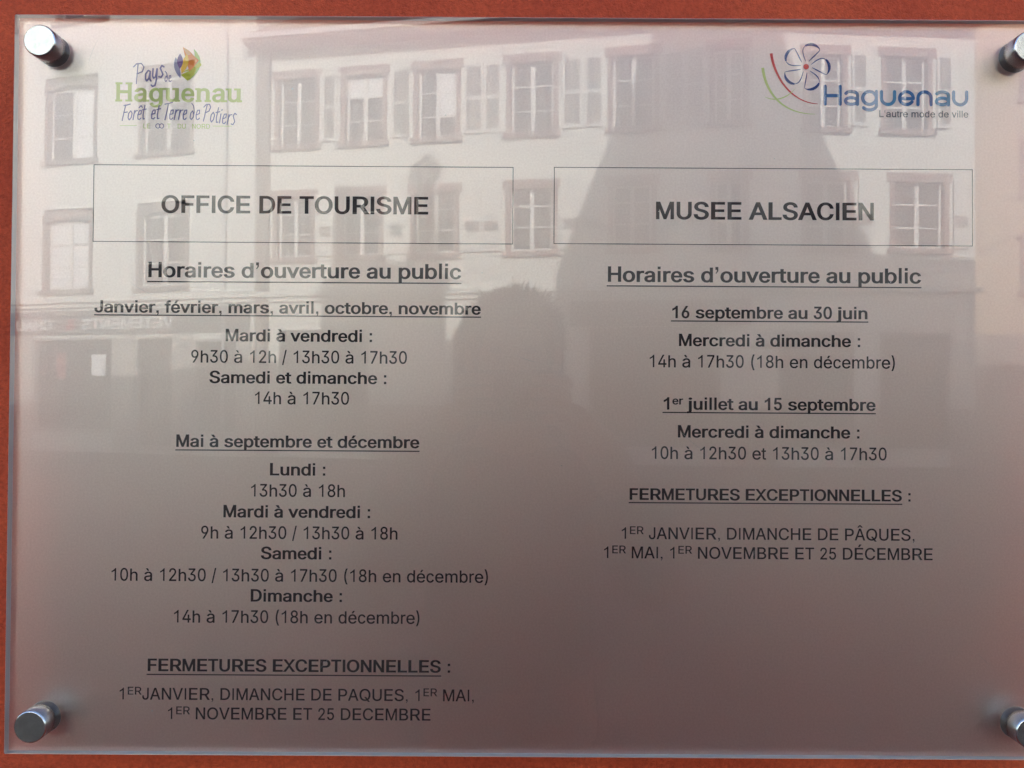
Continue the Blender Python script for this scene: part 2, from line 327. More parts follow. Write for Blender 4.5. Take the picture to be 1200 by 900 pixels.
GLYPHS['r']['c'] = [500,[[240,-19,198,-11,160,5,126,28,96,57,72,92,53,132,40,177,34,227,34,280,40,330,53,375,72,416,96,451,126,480,160,503,198,518,240,526,274,526,298,524,320,520,342,513,363,504,382,493,400,480,416,465,431,448,444,430,454,409,463,387,469,368,376,344,369,364,365,375,359,386,352,396,344,405,335,413,325,420,315,426,303,431,290,435,277,437,262,438,234,435,210,426,189,413,172,394,157,372,146,346,138,317,133,286,132,253,133,221,138,190,146,161,157,135,172,113,189,95,210,81,234,73,262,70,277,71,291,73,303,77,315,82,326,88,336,95,345,104,353,113,360,124,366,135,371,147,378,167,471,144,461,113,451,91,439,71,425,53,410,37,393,23,374,10,354,0,332,-9,310,-15,286,-18]]]
GLYPHS['r']['d'] = [556,[[235,-19,194,-11,158,5,124,27,96,56,72,91,54,132,41,178,35,228,35,282,41,332,54,377,72,418,96,453,125,481,158,503,195,518,235,526,272,526,300,523,325,515,346,504,363,492,378,479,390,465,399,452,407,440,407,439,397,439,397,695,497,695,497,-8,399,-8,399,72,407,72,403,64,394,51,384,37,370,23,354,10,335,-2,313,-12,286,-18],[282,71,307,77,329,87,348,102,364,121,377,145,387,172,394,203,398,238,398,274,394,308,388,338,378,365,364,388,348,407,329,422,307,432,282,437,254,437,228,432,206,421,186,406,170,386,157,363,147,336,140,306,137,273,137,238,140,205,147,174,157,147,171,123,187,103,206,87,229,77,254,71]]]
GLYPHS['r']['e'] = [556,[[266,-19,218,-11,175,5,137,28,104,57,78,92,58,132,44,177,37,226,37,278,44,328,57,373,77,414,103,450,135,479,172,502,213,518,258,526,297,526,327,523,355,517,384,507,410,493,435,476,458,455,478,429,495,400,508,366,517,327,521,285,522,221,92,221,92,306,477,301,417,260,414,304,409,333,400,360,388,382,373,402,355,417,334,429,310,436,282,438,254,436,229,429,207,417,188,401,172,382,160,361,150,337,145,311,143,285,143,222,148,189,156,160,168,135,184,114,203,97,225,84,250,75,277,70,302,70,321,72,338,76,353,81,367,89,380,98,391,109,400,122,407,137,414,151,516,128,502,94,488,70,469,48,447,28,421,12,393,-1,362,-11,328,-18]]]
GLYPHS['r']['h'] = [556,[[165,-8,61,-8,61,695,165,695,165,380,124,380,147,434,171,469,200,495,233,513,269,523,308,527,343,524,376,517,405,504,432,487,454,464,471,437,485,404,492,367,495,325,495,-8,391,-8,390,336,383,368,371,395,352,415,329,429,301,436,273,436,252,433,232,426,214,416,199,403,186,387,176,368,169,346,165,320]]]
GLYPHS['r']['i'] = [222,[[66,519,154,519,154,0,66,0],[66,716,154,716,154,615,66,615]]]
GLYPHS['r']['l'] = [222,[[66,716,154,716,154,0,66,0]]]
GLYPHS['r']['m'] = [833,[[61,-8,61,520,164,520,164,391,133,391,146,427,158,451,173,472,190,489,210,504,231,515,253,523,276,527,300,529,338,525,371,513,400,493,422,466,439,435,452,390,413,390,425,425,437,448,453,468,471,486,492,501,516,513,541,522,568,527,597,529,627,527,657,520,684,509,709,493,730,472,748,447,761,417,769,383,771,344,771,-8,667,-8,666,359,659,387,647,408,629,423,608,433,584,438,561,438,542,435,524,429,509,420,496,409,486,396,477,380,472,363,469,344,469,-8,364,-8,363,364,357,387,346,406,329,422,309,432,286,438,263,438,246,435,229,429,212,421,198,409,186,395,177,378,170,358,166,334,166,-8]]]
GLYPHS['r']['n'] = [556,[[165,-8,61,-8,61,520,162,520,163,380,124,380,148,434,171,469,200,495,233,513,269,523,309,527,344,524,376,517,405,504,432,487,454,464,472,437,485,404,493,367,495,325,495,-8,391,-8,390,336,384,368,371,395,353,415,330,429,301,436,274,436,252,433,233,426,215,416,199,403,186,387,176,368,169,346,165,320]]]
GLYPHS['r']['o'] = [556,[[254,-19,210,-11,170,5,133,28,102,57,76,92,56,132,43,177,36,227,36,280,43,330,56,375,76,416,102,451,133,480,170,503,210,518,254,526,301,526,346,518,387,503,423,480,454,451,480,416,500,375,513,330,520,280,520,227,513,177,500,132,480,92,454,57,423,28,387,5,346,-11,301,-19],[293,71,321,77,345,88,365,104,382,124,396,148,406,175,413,205,417,237,417,270,413,301,406,331,396,359,382,383,365,404,345,420,321,431,293,437,262,437,235,431,211,420,191,404,174,384,161,359,150,332,143,302,140,270,140,237,143,205,150,175,161,148,174,124,191,104,211,88,235,77,262,71]]]
GLYPHS['r']['r'] = [333,[[58,-8,58,520,154,520,154,441,142,441,151,462,168,484,190,502,216,516,244,524,274,527,280,527,287,527,295,527,323,525,323,426,308,428,302,429,294,430,285,431,276,432,266,432,245,430,226,426,209,418,194,407,181,394,170,379,162,361,158,342,156,320,156,-8]]]
GLYPHS['r']['t'] = [278,[[259,520,259,434,-2,434,-2,520],[70,644,164,644,164,122,166,105,171,92,177,84,186,78,200,75,210,75,216,75,222,76,229,77,236,78,242,79,254,81,272,-3,255,-8,246,-10,236,-12,226,-13,216,-14,206,-14,167,-10,133,3,106,23,86,51,74,85,70,125]]]
GLYPHS['r']['u'] = [556,[[230,-15,196,-9,165,1,137,16,113,36,93,61,77,91,67,126,61,166,61,520,165,520,166,176,172,144,185,117,203,97,227,83,255,76,283,76,304,79,323,86,341,96,356,109,369,125,380,144,387,167,390,192,391,520,495,520,495,-8,394,-8,394,132,432,132,408,77,384,42,355,16,322,-1,286,-12,267,-14]]]
GLYPHS['r']['v'] = [500,[[202,-8,8,520,115,520,227,196,237,166,246,135,254,104,262,74,270,45,277,20,223,20,235,59,243,89,251,119,259,150,268,181,278,212,385,520,492,520,298,-8]]]
GLYPHS['r']['0'] = [556,[[255,-16,211,-6,171,14,137,44,108,83,85,130,67,186,56,249,50,319,50,396,56,466,68,530,85,585,109,633,138,672,172,702,211,722,255,732,302,732,345,722,384,702,419,672,448,633,471,585,489,530,500,466,506,396,506,319,500,249,489,186,471,130,448,83,419,44,385,14,346,-6,302,-16],[292,79,317,86,339,100,359,121,376,149,390,184,401,226,408,274,412,328,412,387,408,441,401,490,390,532,376,567,359,595,339,616,317,631,292,638,264,638,239,631,217,616,197,595,180,567,166,531,155,490,148,441,144,387,144,328,148,274,155,226,166,185,180,149,197,121,217,100,239,86,264,79]]]
GLYPHS['r']['1'] = [556,[[373,0,373,719,316,719,290,680,250,640,190,592,109,551,109,467,170,492,240,530,285,566,285,0]]]
GLYPHS['r']['2'] = [556,[[69,-8,69,70,292,341,313,368,331,391,346,413,359,434,369,453,376,472,381,492,383,512,383,535,380,557,374,576,364,593,353,608,339,620,323,629,305,635,285,638,263,638,243,635,224,628,208,617,195,604,183,587,175,568,169,547,166,522,165,501,70,501,74,552,83,591,98,627,118,658,142,684,171,706,203,721,239,731,276,734,314,731,348,721,380,706,408,685,432,660,451,631,466,598,474,562,477,524,476,497,471,470,464,444,453,418,439,389,420,359,397,326,368,289,335,247,197,82,197,88,487,88,487,-8]]]
GLYPHS['r']['3'] = [556,[[248,-17,211,-12,176,-1,143,15,114,36,89,61,69,92,54,126,46,164,43,193,142,193,147,164,153,145,163,128,175,113,189,100,206,91,225,84,246,80,268,78,292,80,314,85,334,93,351,104,366,118,378,135,387,155,392,178,394,204,393,228,388,251,379,272,368,291,352,308,333,321,309,332,280,338,247,340,183,340,183,424,344,634,344,628,76,628,76,724,467,724,467,645,255,381,250,414,304,416,345,410,382,396,415,375,442,349,463,317,479,282,489,244,492,204,489,162,479,124,463,89,441,58,414,31,383,10,348,-5,309,-15]]]
GLYPHS['r']['4'] = [556,[[39,140,39,225,297,724,398,724,143,231,143,237,517,237,517,140],[336,-8,336,171,336,206,336,455,430,455,430,-8]]]
GLYPHS['r']['5'] = [556,[[253,-17,217,-11,183,0,153,18,126,39,103,65,85,96,72,129,65,164,63,192,158,192,163,165,168,147,177,130,188,115,201,102,217,92,234,84,252,80,271,78,294,80,315,87,334,97,351,112,365,130,377,151,386,174,391,200,393,228,391,257,385,283,376,307,364,329,350,347,332,362,313,373,291,379,267,382,248,380,228,377,209,370,191,362,176,352,160,338,72,349,109,724,459,724,459,628,193,628,175,432,164,432,177,444,195,455,215,465,236,472,259,476,282,477,311,475,338,469,364,459,389,445,411,428,430,407,448,383,462,357,474,328,482,297,488,264,489,230,486,184,477,142,461,102,440,68,414,38,384,14,349,-3,312,-14,292,-17]]]
GLYPHS['r']['7'] = [556,[[103,-8,387,633,387,628,67,628,67,724,489,724,489,630,208,-8]]]
GLYPHS['r']['8'] = [556,[[257,-17,216,-11,179,1,146,18,117,40,93,67,74,99,61,133,55,171,55,206,58,236,66,264,77,291,91,315,108,336,128,354,150,368,173,377,178,379,178,370,154,381,128,401,106,429,90,461,80,497,77,535,80,572,88,606,103,638,123,665,147,689,175,708,206,722,241,731,278,734,314,731,348,722,380,708,408,689,432,665,452,638,466,606,475,572,478,535,475,497,465,461,449,429,427,401,401,381,378,370,378,379,394,373,416,361,437,345,455,326,471,303,484,278,494,250,500,221,501,190,498,151,489,115,472,82,451,53,424,29,393,9,358,-6,319,-15],[291,78,315,81,336,88,354,97,370,110,383,125,393,142,400,162,403,183,403,207,399,230,392,251,382,270,368,287,352,300,333,311,312,319,290,323,266,323,243,319,222,311,203,300,186,287,173,270,162,251,155,230,152,207,152,183,155,162,162,142,171,125,184,110,200,97,219,88,240,81,265,78],[288,416,307,419,324,425,340,435,353,447,364,461,373,478,379,497,382,517,382,540,379,560,373,579,365,595,354,609,341,621,325,630,308,636,288,639,267,639,248,636,230,630,214,621,201,609,190,595,182,579,176,560,173,540,173,517,176,497,182,478,190,461,201,447,215,435,231,425,248,419,267,416]]]
GLYPHS['r']['9'] = [556,[[297,733,335,726,369,712,401,691,428,665,450,633,468,596,480,555,486,511,486,470,482,434,472,396,459,356,438,311,411,260,251,-8,144,-7,365,356,393,356,379,331,370,318,359,305,347,294,334,284,319,277,302,271,285,267,267,266,230,269,195,278,164,294,136,316,112,343,93,375,79,411,71,451,68,495,71,539,80,580,96,618,116,651,141,680,170,703,203,720,239,730,258,733],[267,639,246,635,228,627,210,614,196,599,183,580,174,558,167,535,164,509,164,481,167,455,174,431,183,409,196,391,210,375,227,363,246,355,267,351,289,351,309,355,328,363,345,375,360,390,372,409,382,430,388,454,392,479,392,507,388,534,382,558,372,580,360,599,345,614,328,627,309,635,289,639]]]
GLYPHS['r'][' '] = [278,[]]
GLYPHS['r'][','] = [278,[[88,0,88,100,188,100,188,0,182,-50,148,-95,113,-135,90,-110,123,-75,138,-35,140,0]]]
GLYPHS['r']['/'] = [278,[[273,758,86,-116,5,-116,192,758]]]
GLYPHS['r']['('] = [333,[[100,317,103,372,109,428,118,486,130,542,144,597,160,650,177,698,197,743,210,767,303,767,276,705,258,653,242,600,228,546,216,493,206,440,199,388,195,338,194,291,195,248,199,206,205,163,213,119,225,73,238,26,255,-24,274,-76,303,-143,210,-143,174,-69,148,2,127,75,111,147,102,219]]]
GLYPHS['r'][')'] = [333,[[30,-143,60,-75,79,-22,96,28,109,76,120,121,129,165,134,208,138,250,139,291,138,338,134,388,127,440,117,493,106,546,91,600,75,653,57,705,30,767,123,767,146,721,165,675,182,624,197,569,210,514,220,457,228,400,232,344,234,291,231,218,222,145,206,73,185,1,158,-70,123,-143]]]
GLYPHS['r']["'"] = [191,[[72,447,65,716,126,716,119,447]]]
GLYPHS['r']['à'] = [556,[[211,-19,177,-15,145,-6,116,7,90,23,68,44,51,69,39,97,33,129,33,160,37,188,46,211,59,231,75,247,95,261,116,273,139,282,164,289,189,294,215,299,240,303,269,306,297,310,322,313,342,315,358,318,369,322,376,326,380,331,382,339,382,346,381,366,377,382,371,397,363,409,351,419,338,428,321,434,302,438,279,439,256,438,236,434,218,428,201,420,188,411,176,401,166,390,159,378,149,360,43,388,63,426,82,452,105,473,130,490,158,504,187,514,217,521,247,525,277,527,298,526,320,524,344,520,368,513,391,505,414,493,436,478,454,459,470,436,482,408,490,376,492,339,492,-8,384,-8,384,62,396,62,391,54,381,41,368,28,352,15,333,4,312,-6,287,-14,259,-18],[258,69,286,73,309,81,330,92,347,105,361,121,371,139,378,157,382,176,387,245,399,248,390,244,380,240,367,237,354,234,340,231,325,229,310,226,295,224,252,219,232,216,214,212,196,207,180,200,167,192,156,183,149,172,144,158,142,141,144,126,148,113,154,102,164,92,175,84,189,78,206,73,224,70],[230,571,123,718,247,719,325,571]]]
GLYPHS['r']['é'] = [556,[[266,-19,218,-11,175,5,137,28,104,57,78,92,58,132,44,177,37,226,37,278,44,328,57,373,77,414,103,450,135,479,172,502,213,518,258,526,297,526,327,523,355,517,384,507,410,493,435,476,458,455,478,429,495,400,508,366,517,327,521,285,522,221,92,221,92,306,477,301,417,260,414,304,409,333,400,360,388,382,373,402,355,417,334,429,310,436,282,438,254,436,229,429,207,417,188,401,172,382,160,361,150,337,145,311,143,285,143,222,148,189,156,160,168,135,184,114,203,97,225,84,250,75,277,70,302,70,321,72,338,76,353,81,367,89,380,98,391,109,400,122,407,137,414,151,516,128,502,94,488,70,469,48,447,28,421,12,393,-1,362,-11,328,-18],[226,571,302,719,421,718,318,571]]]
GLYPHS['r']['Â'] = [667,[[7,-8,272,724,392,724,659,-8,542,-8,384,437,374,467,363,502,351,542,337,588,321,642,308,681,355,681,335,613,320,563,306,520,295,483,284,450,275,423,126,-8],[142,192,142,288,525,288,525,192],[270,787,170,787,170,802,288,935,379,935,497,802,497,787,395,787,333,866]]]
GLYPHS['r']['É'] = [667,[[83,-8,83,724,606,724,606,628,211,628,211,410,579,410,579,314,211,314,211,88,610,88,610,-8],[284,778,372,935,510,934,391,778]]]
GLYPHS['b']['A'] = [722,[[-21,0,281,716,438,716,743,0,572,0,397,430,386,460,373,493,360,531,345,575,328,626,307,675,412,675,391,626,373,574,358,530,344,491,332,458,322,430,151,0],[133,191,133,299,589,299,589,191]]]
GLYPHS['b']['C'] = [722,[[345,-8,282,2,224,22,171,52,125,90,88,137,58,192,38,254,28,321,28,394,38,462,58,524,88,578,125,625,171,664,224,694,282,714,345,724,398,725,436,722,473,715,509,704,542,690,573,672,602,652,627,628,650,601,669,572,684,540,695,505,706,468,554,468,543,502,535,521,526,538,515,553,502,567,488,579,472,589,456,598,438,604,419,609,399,612,379,613,341,609,307,600,276,584,248,561,224,533,204,498,189,458,180,411,177,358,180,305,189,258,204,217,225,183,249,154,276,132,308,116,341,107,379,103,399,104,418,107,438,112,456,119,472,127,488,137,502,149,515,163,526,179,535,196,543,215,554,248,706,248,690,193,677,160,660,130,640,102,616,76,588,54,558,35,526,19,492,7,455,-2,417,-8]]]
GLYPHS['b']['D'] = [722,[[107,0,107,109,336,110,384,117,424,130,458,149,486,174,508,205,525,243,536,285,542,333,542,385,536,433,525,475,508,512,486,542,459,567,427,586,388,599,343,606,103,607,103,716,361,715,430,705,493,686,549,658,596,620,635,575,664,521,683,461,693,395,693,324,683,257,664,196,634,142,595,97,547,59,490,30,425,11,353,1],[210,716,210,0,56,0,56,716]]]
GLYPHS['b']['E'] = [667,[[62,0,62,716,628,716,628,607,233,607,233,416,600,416,600,307,233,307,233,109,632,109,632,0]]]
GLYPHS['b']['F'] = [611,[[58,0,58,716,582,716,582,607,217,607,217,406,548,406,548,297,217,297,217,0]]]
GLYPHS['b']['H'] = [722,[[54,0,54,716,204,716,204,421,518,421,518,716,668,716,668,0,518,0,518,311,204,311,204,0]]]
GLYPHS['b']['I'] = [278,[[71,716,219,716,219,0,71,0]]]
GLYPHS['b']['J'] = [556,[[226,-8,194,-3,164,5,135,16,109,30,85,48,64,69,47,92,33,119,24,147,18,178,17,264,167,264,168,193,174,161,185,137,201,119,220,106,245,100,274,100,298,106,318,119,333,137,344,161,350,193,351,716,502,716,502,211,500,178,494,147,485,119,472,92,454,69,433,48,409,30,383,16,355,5,325,-3,293,-8]]]
GLYPHS['b']['L'] = [611,[[60,0,60,716,227,716,227,109,595,109,595,0]]]
GLYPHS['b']['M'] = [833,[[51,0,51,716,220,716,396,268,400,256,405,242,424,186,429,168,435,151,440,134,445,117,449,101,464,66,369,66,395,132,413,193,419,210,424,226,429,242,434,256,439,268,612,716,781,716,781,0,640,0,641,456,641,474,641,493,642,512,645,647,718,647,700,604,694,583,687,561,662,488,656,469,649,452,643,435,638,420,633,407,472,0,360,0,197,407,193,420,187,434,166,496,159,516,152,537,144,559,137,581,130,603,108,647,185,647,189,516,190,449,190,431,190,415,190,0]]]
GLYPHS['b']['N'] = [722,[[53,0,53,716,204,716,502,265,511,251,521,236,531,218,542,199,554,178,567,156,579,133,591,109,614,77,533,70,527,112,525,137,523,161,522,184,522,206,521,227,521,716,669,716,669,0,517,0,248,406,237,424,225,443,213,462,200,484,186,507,102,636,192,645,199,518,200,492,200,468,201,447,202,429,202,414,202,0]]]
GLYPHS['b']['O'] = [778,[[356,-8,291,2,231,22,177,52,130,90,91,137,60,192,39,254,29,321,29,394,39,462,60,524,91,578,130,625,177,664,231,694,291,714,356,724,423,724,488,714,548,694,602,664,649,625,688,578,719,524,739,462,749,394,749,321,739,254,719,192,688,137,649,90,602,52,548,22,488,2,423,-8],[409,104,444,110,478,123,508,142,535,167,558,199,576,236,589,280,596,330,596,385,589,436,576,480,558,517,535,549,508,574,478,593,444,606,409,612,370,612,334,606,301,593,270,574,244,549,221,517,202,479,189,435,183,385,183,330,189,280,202,237,221,199,244,167,270,142,301,123,334,110,370,104]]]
GLYPHS['b']['P'] = [667,[[58,0,58,716,384,715,440,708,491,695,535,674,572,649,601,618,623,583,637,545,644,505,644,462,637,421,623,383,601,348,572,317,535,291,491,271,440,257,384,250,132,250,132,358,366,359,396,362,420,370,439,380,455,393,466,409,475,427,481,448,484,471,484,496,481,518,475,539,466,557,455,573,439,586,420,596,396,603,366,607,219,607,219,0]]]
GLYPHS['b']['R'] = [722,[[62,0,62,716,412,715,473,709,527,696,574,677,613,652,645,623,669,588,684,551,692,510,692,468,684,428,669,391,645,357,613,327,573,304,526,285,472,272,412,266,121,266,121,375,394,376,427,379,453,385,474,394,490,406,502,420,511,436,517,455,520,477,520,501,517,524,510,544,501,561,489,575,473,587,452,597,426,603,393,607,235,607,235,0],[547,0,313,340,507,340,746,0]]]
GLYPHS['b']['S'] = [667,[[305,-12,251,-6,201,5,156,22,116,45,83,72,57,104,38,139,28,178,22,216,184,216,192,179,198,160,209,144,223,130,239,119,260,110,283,103,308,99,334,98,364,100,391,104,415,112,436,122,453,135,467,149,477,166,482,183,484,203,483,220,478,234,472,246,461,257,446,267,429,276,407,284,383,292,357,299,234,331,176,352,128,378,88,410,73,428,61,448,52,470,47,493,47,537,56,576,74,611,100,643,133,669,171,691,215,708,262,719,313,725,366,725,416,719,464,708,506,691,544,669,575,643,601,613,619,580,629,544,633,508,477,508,466,550,453,572,433,591,406,605,374,613,336,616,308,615,284,610,262,603,244,594,229,582,218,569,210,554,205,538,204,521,206,503,210,488,219,476,232,464,247,454,265,445,286,438,306,431,326,426,415,404,439,398,464,390,491,381,517,369,542,356,567,340,589,322,608,301,625,277,636,249,641,219,641,182,632,144,615,109,590,76,558,48,519,25,473,7,421,-6,364,-12]]]
GLYPHS['b']['T'] = [611,[[14,607,14,716,597,716,597,607,379,607,379,0,233,0,233,607]]]
GLYPHS['b']['U'] = [722,[[332,-11,276,-3,225,12,179,34,139,62,106,96,81,135,64,178,55,224,54,716,203,716,204,241,208,213,216,188,229,165,245,145,264,128,287,115,314,106,344,102,378,102,409,106,435,115,458,128,478,145,493,165,505,187,514,213,518,241,518,716,668,716,667,224,658,178,641,135,616,96,583,62,543,34,497,12,446,-3,391,-11]]]
GLYPHS['b']['V'] = [667,[[263,0,-20,716,138,716,300,287,310,258,321,225,334,186,349,141,365,90,384,41,287,41,314,117,329,165,343,207,355,242,366,273,375,299,528,716,686,716,407,0]]]
GLYPHS['b']['X'] = [667,[[-24,2,316,417,316,315,-8,714,162,716,282,553,295,535,307,518,317,503,327,488,336,474,345,459,354,443,364,425,392,392,277,392,305,425,315,442,324,458,333,473,342,488,352,503,363,518,374,535,388,553,510,716,677,714,353,319,353,420,690,2,521,0,380,190,368,207,357,222,348,236,338,250,330,264,321,278,312,293,302,310,275,343,394,343,361,302,352,287,343,272,334,258,325,244,315,230,305,215,293,199,280,181,144,0]]]
GLYPHS['b']['a'] = [556,[[209,-11,173,-7,139,1,106,14,77,30,53,51,33,76,20,104,14,135,14,166,18,193,29,217,44,237,62,254,84,268,108,279,133,288,159,295,185,300,211,304,238,308,266,311,295,315,320,317,339,319,353,322,361,325,364,328,363,331,363,335,363,341,362,358,359,372,354,385,348,395,340,403,329,410,316,416,299,419,279,420,259,419,241,416,225,410,211,404,200,396,190,387,182,377,176,367,160,344,17,375,46,420,67,445,92,467,120,483,150,497,181,507,213,514,245,518,277,519,300,518,323,516,348,512,374,506,400,497,425,486,449,471,470,452,487,429,501,402,509,370,511,335,511,-1,365,-1,365,65,407,65,412,67,402,54,389,41,373,29,353,17,331,6,306,-2,277,-9,245,-12],[257,88,281,92,302,98,319,108,334,120,345,133,354,149,360,165,363,182,363,190,375,234,411,242,399,237,386,233,372,230,358,227,343,224,328,222,312,220,297,218,255,213,236,210,219,207,202,202,189,196,178,189,170,182,166,173,163,162,162,148,163,135,165,125,170,116,176,108,185,101,196,95,210,91,226,89]]]
GLYPHS['b']['b'] = [611,[[312,-11,278,-7,248,1,222,12,201,24,182,38,168,52,157,65,148,77,153,75,192,75,192,-1,45,-1,45,687,194,687,194,442,153,442,148,440,157,452,168,464,182,478,200,492,221,504,246,515,277,522,311,526,355,526,403,518,447,503,487,481,521,453,549,418,570,378,585,334,592,285,592,232,585,183,570,138,549,98,521,64,487,35,447,12,403,-3,355,-11],[331,92,354,96,374,106,392,119,408,137,421,159,431,184,438,212,441,243,441,276,438,306,431,333,421,358,408,379,393,397,375,411,355,420,331,424,303,424,279,420,259,411,242,398,227,381,214,360,204,336,197,308,193,276,193,242,197,211,204,182,214,157,227,136,242,119,260,105,280,96,304,92]]]
GLYPHS['b']['c'] = [556,[[265,-11,215,-3,169,12,128,35,93,63,64,97,41,136,26,180,19,228,19,279,26,327,41,371,64,411,93,445,128,473,169,496,215,511,265,518,306,519,334,517,361,512,387,505,411,497,434,486,456,473,476,459,494,442,509,424,522,404,533,382,546,356,405,329,393,355,389,365,383,374,377,383,369,390,361,398,352,404,342,409,331,413,319,416,306,418,292,419,264,416,241,409,222,397,206,381,192,361,180,338,172,311,167,283,165,253,167,224,172,196,180,170,191,146,205,127,222,111,241,99,264,92,292,89,306,90,320,92,332,95,343,99,353,105,362,111,371,118,378,127,385,136,390,146,395,156,407,182,548,156,530,118,518,97,504,77,487,59,468,44,448,29,425,17,401,7,375,-1,348,-7,320,-10]]]
GLYPHS['b']['d'] = [611,[[256,-11,208,-3,164,12,124,35,90,64,62,98,41,138,26,183,19,232,19,285,26,334,41,378,63,418,91,453,125,481,165,503,209,518,257,526,300,526,334,522,365,515,390,504,411,492,429,478,443,464,454,452,464,440,458,442,417,442,417,687,566,687,566,-1,420,-1,420,75,459,75,464,77,454,65,443,52,429,38,411,24,390,12,364,1,333,-7,299,-11],[308,92,331,96,351,105,369,118,384,136,397,157,407,182,414,211,418,242,418,276,414,308,407,336,397,360,385,381,370,398,352,411,332,420,308,424,281,424,256,420,236,411,218,397,203,379,190,358,180,333,173,306,170,276,170,243,173,212,180,184,190,159,203,137,219,120,237,106,257,96,281,92]]]
GLYPHS['b']['e'] = [556,[[265,-11,214,-3,167,12,126,34,91,63,62,97,40,136,26,180,19,227,19,277,26,325,40,369,61,409,89,444,123,472,163,495,208,510,257,518,298,519,330,515,360,509,391,500,420,486,447,469,472,448,494,423,511,395,526,362,535,325,540,283,540,215,74,215,74,311,498,301,400,245,395,301,390,327,383,350,372,371,360,388,345,401,327,411,307,417,282,419,258,417,236,411,218,401,201,387,188,370,176,351,168,329,163,307,161,283,162,224,166,194,173,168,184,146,198,127,214,112,233,101,254,93,279,89,301,89,318,91,332,94,346,99,357,105,367,113,376,123,384,134,390,147,403,167,540,141,519,100,503,76,482,54,458,35,431,19,400,6,366,-4,330,-10]]]
GLYPHS['b']['f'] = [333,[[327,521,327,422,-19,422,-19,521],[78,0,78,588,84,616,95,641,111,662,130,680,153,694,179,705,205,712,232,715,256,716,274,715,290,713,304,710,315,707,325,704,353,698,317,600,286,607,281,609,276,610,271,611,264,612,256,612,239,610,229,606,223,599,219,589,215,575,214,556,214,0]]]
GLYPHS['b']['g'] = [611,[[276,-211,236,-208,200,-201,166,-191,136,-178,110,-162,87,-144,68,-125,52,-104,31,-80,155,-26,178,-49,187,-59,197,-70,207,-80,219,-89,234,-97,251,-103,272,-106,297,-108,333,-105,363,-96,387,-81,403,-62,413,-35,417,0,417,79,457,79,462,81,453,69,442,57,427,43,409,30,388,18,363,8,332,1,298,-2,256,-2,210,5,167,19,127,39,92,65,64,98,41,136,27,180,19,228,19,279,27,328,41,372,63,412,91,446,125,474,165,496,209,511,257,518,300,519,334,515,365,507,390,497,412,485,430,471,444,457,455,444,465,432,459,434,419,434,419,512,566,512,565,-28,557,-70,540,-107,515,-138,485,-163,449,-183,408,-197,366,-207,321,-211],[308,99,332,103,353,111,370,123,385,139,398,158,407,181,414,208,418,239,418,272,414,302,408,329,398,353,385,374,370,390,352,403,332,412,308,417,281,417,256,412,236,403,218,389,203,372,190,352,180,327,173,301,169,271,169,240,173,210,180,183,190,160,203,140,218,124,236,112,256,104,281,99]]]
GLYPHS['b']['h'] = [611,[[201,0,47,0,47,687,201,687,201,371,107,371,144,434,173,469,208,495,248,513,292,523,339,527,380,524,419,517,455,504,487,487,514,464,536,436,552,404,561,367,564,326,564,0,409,0,408,336,402,365,391,388,375,405,354,417,328,423,302,424,282,421,263,415,247,406,233,395,221,381,212,364,205,344,202,321]]]
GLYPHS['b']['i'] = [278,[[71,519,208,519,208,0,71,0],[71,716,208,716,208,590,71,590]]]
GLYPHS['b']['j'] = [278,[[52,519,225,519,225,-48,220,-79,209,-107,192,-133,170,-155,141,-173,108,-187,70,-196,28,-200,-52,-201,-52,-92,14,-92,28,-88,37,-82,43,-73,48,-59,52,-41],[125,571,99,575,75,584,55,597,41,612,34,629,34,648,41,665,55,681,75,694,99,702,125,707,153,707,179,702,203,694,223,681,238,665,245,648,245,629,238,612,223,597,203,584,179,575,153,571]]]
GLYPHS['b']['l'] = [278,[[71,716,208,716,208,0,71,0]]]
GLYPHS['b']['m'] = [889,[[46,0,46,513,194,513,195,375,115,375,137,421,151,444,169,465,190,482,213,496,238,507,264,515,292,520,320,521,365,517,406,505,440,485,467,458,487,428,507,374,414,374,435,418,449,441,468,461,490,479,515,494,543,506,572,514,604,520,637,521,673,519,707,512,739,501,769,485,795,465,815,440,831,411,840,377,843,340,843,0,692,0,691,353,685,377,676,394,661,406,643,415,622,419,600,420,583,417,568,412,555,404,544,395,535,383,528,370,523,355,520,338,520,0,369,0,368,357,363,376,354,392,340,405,323,415,303,419,282,420,267,417,252,412,238,404,226,395,215,382,206,367,200,350,197,329,197,0]]]
GLYPHS['b']['n'] = [611,[[201,0,47,0,47,512,198,512,199,365,107,365,144,428,173,462,208,488,248,505,292,516,339,519,381,517,419,509,455,497,487,479,514,457,536,430,552,398,561,361,564,321,564,0,410,0,409,331,403,359,391,382,375,400,355,411,329,417,302,418,282,415,264,409,247,400,233,389,221,375,212,358,205,339,202,316]]]
GLYPHS['b']['o'] = [611,[[278,-11,226,-3,177,12,134,35,97,63,67,97,43,136,28,180,20,228,20,279,28,327,43,371,67,411,97,445,134,473,177,496,226,511,278,518,333,518,385,511,434,496,477,473,514,445,544,411,568,371,583,327,591,279,591,228,583,180,568,136,544,97,514,63,477,34,434,12,385,-3,333,-11],[320,90,347,95,369,104,388,118,404,136,417,158,427,182,434,209,438,238,438,268,434,297,427,325,417,350,404,371,388,389,369,404,347,413,320,418,290,418,264,413,243,404,224,389,208,371,194,350,184,325,177,298,174,268,174,238,177,209,184,182,194,158,208,136,224,118,242,104,264,95,290,90]]]
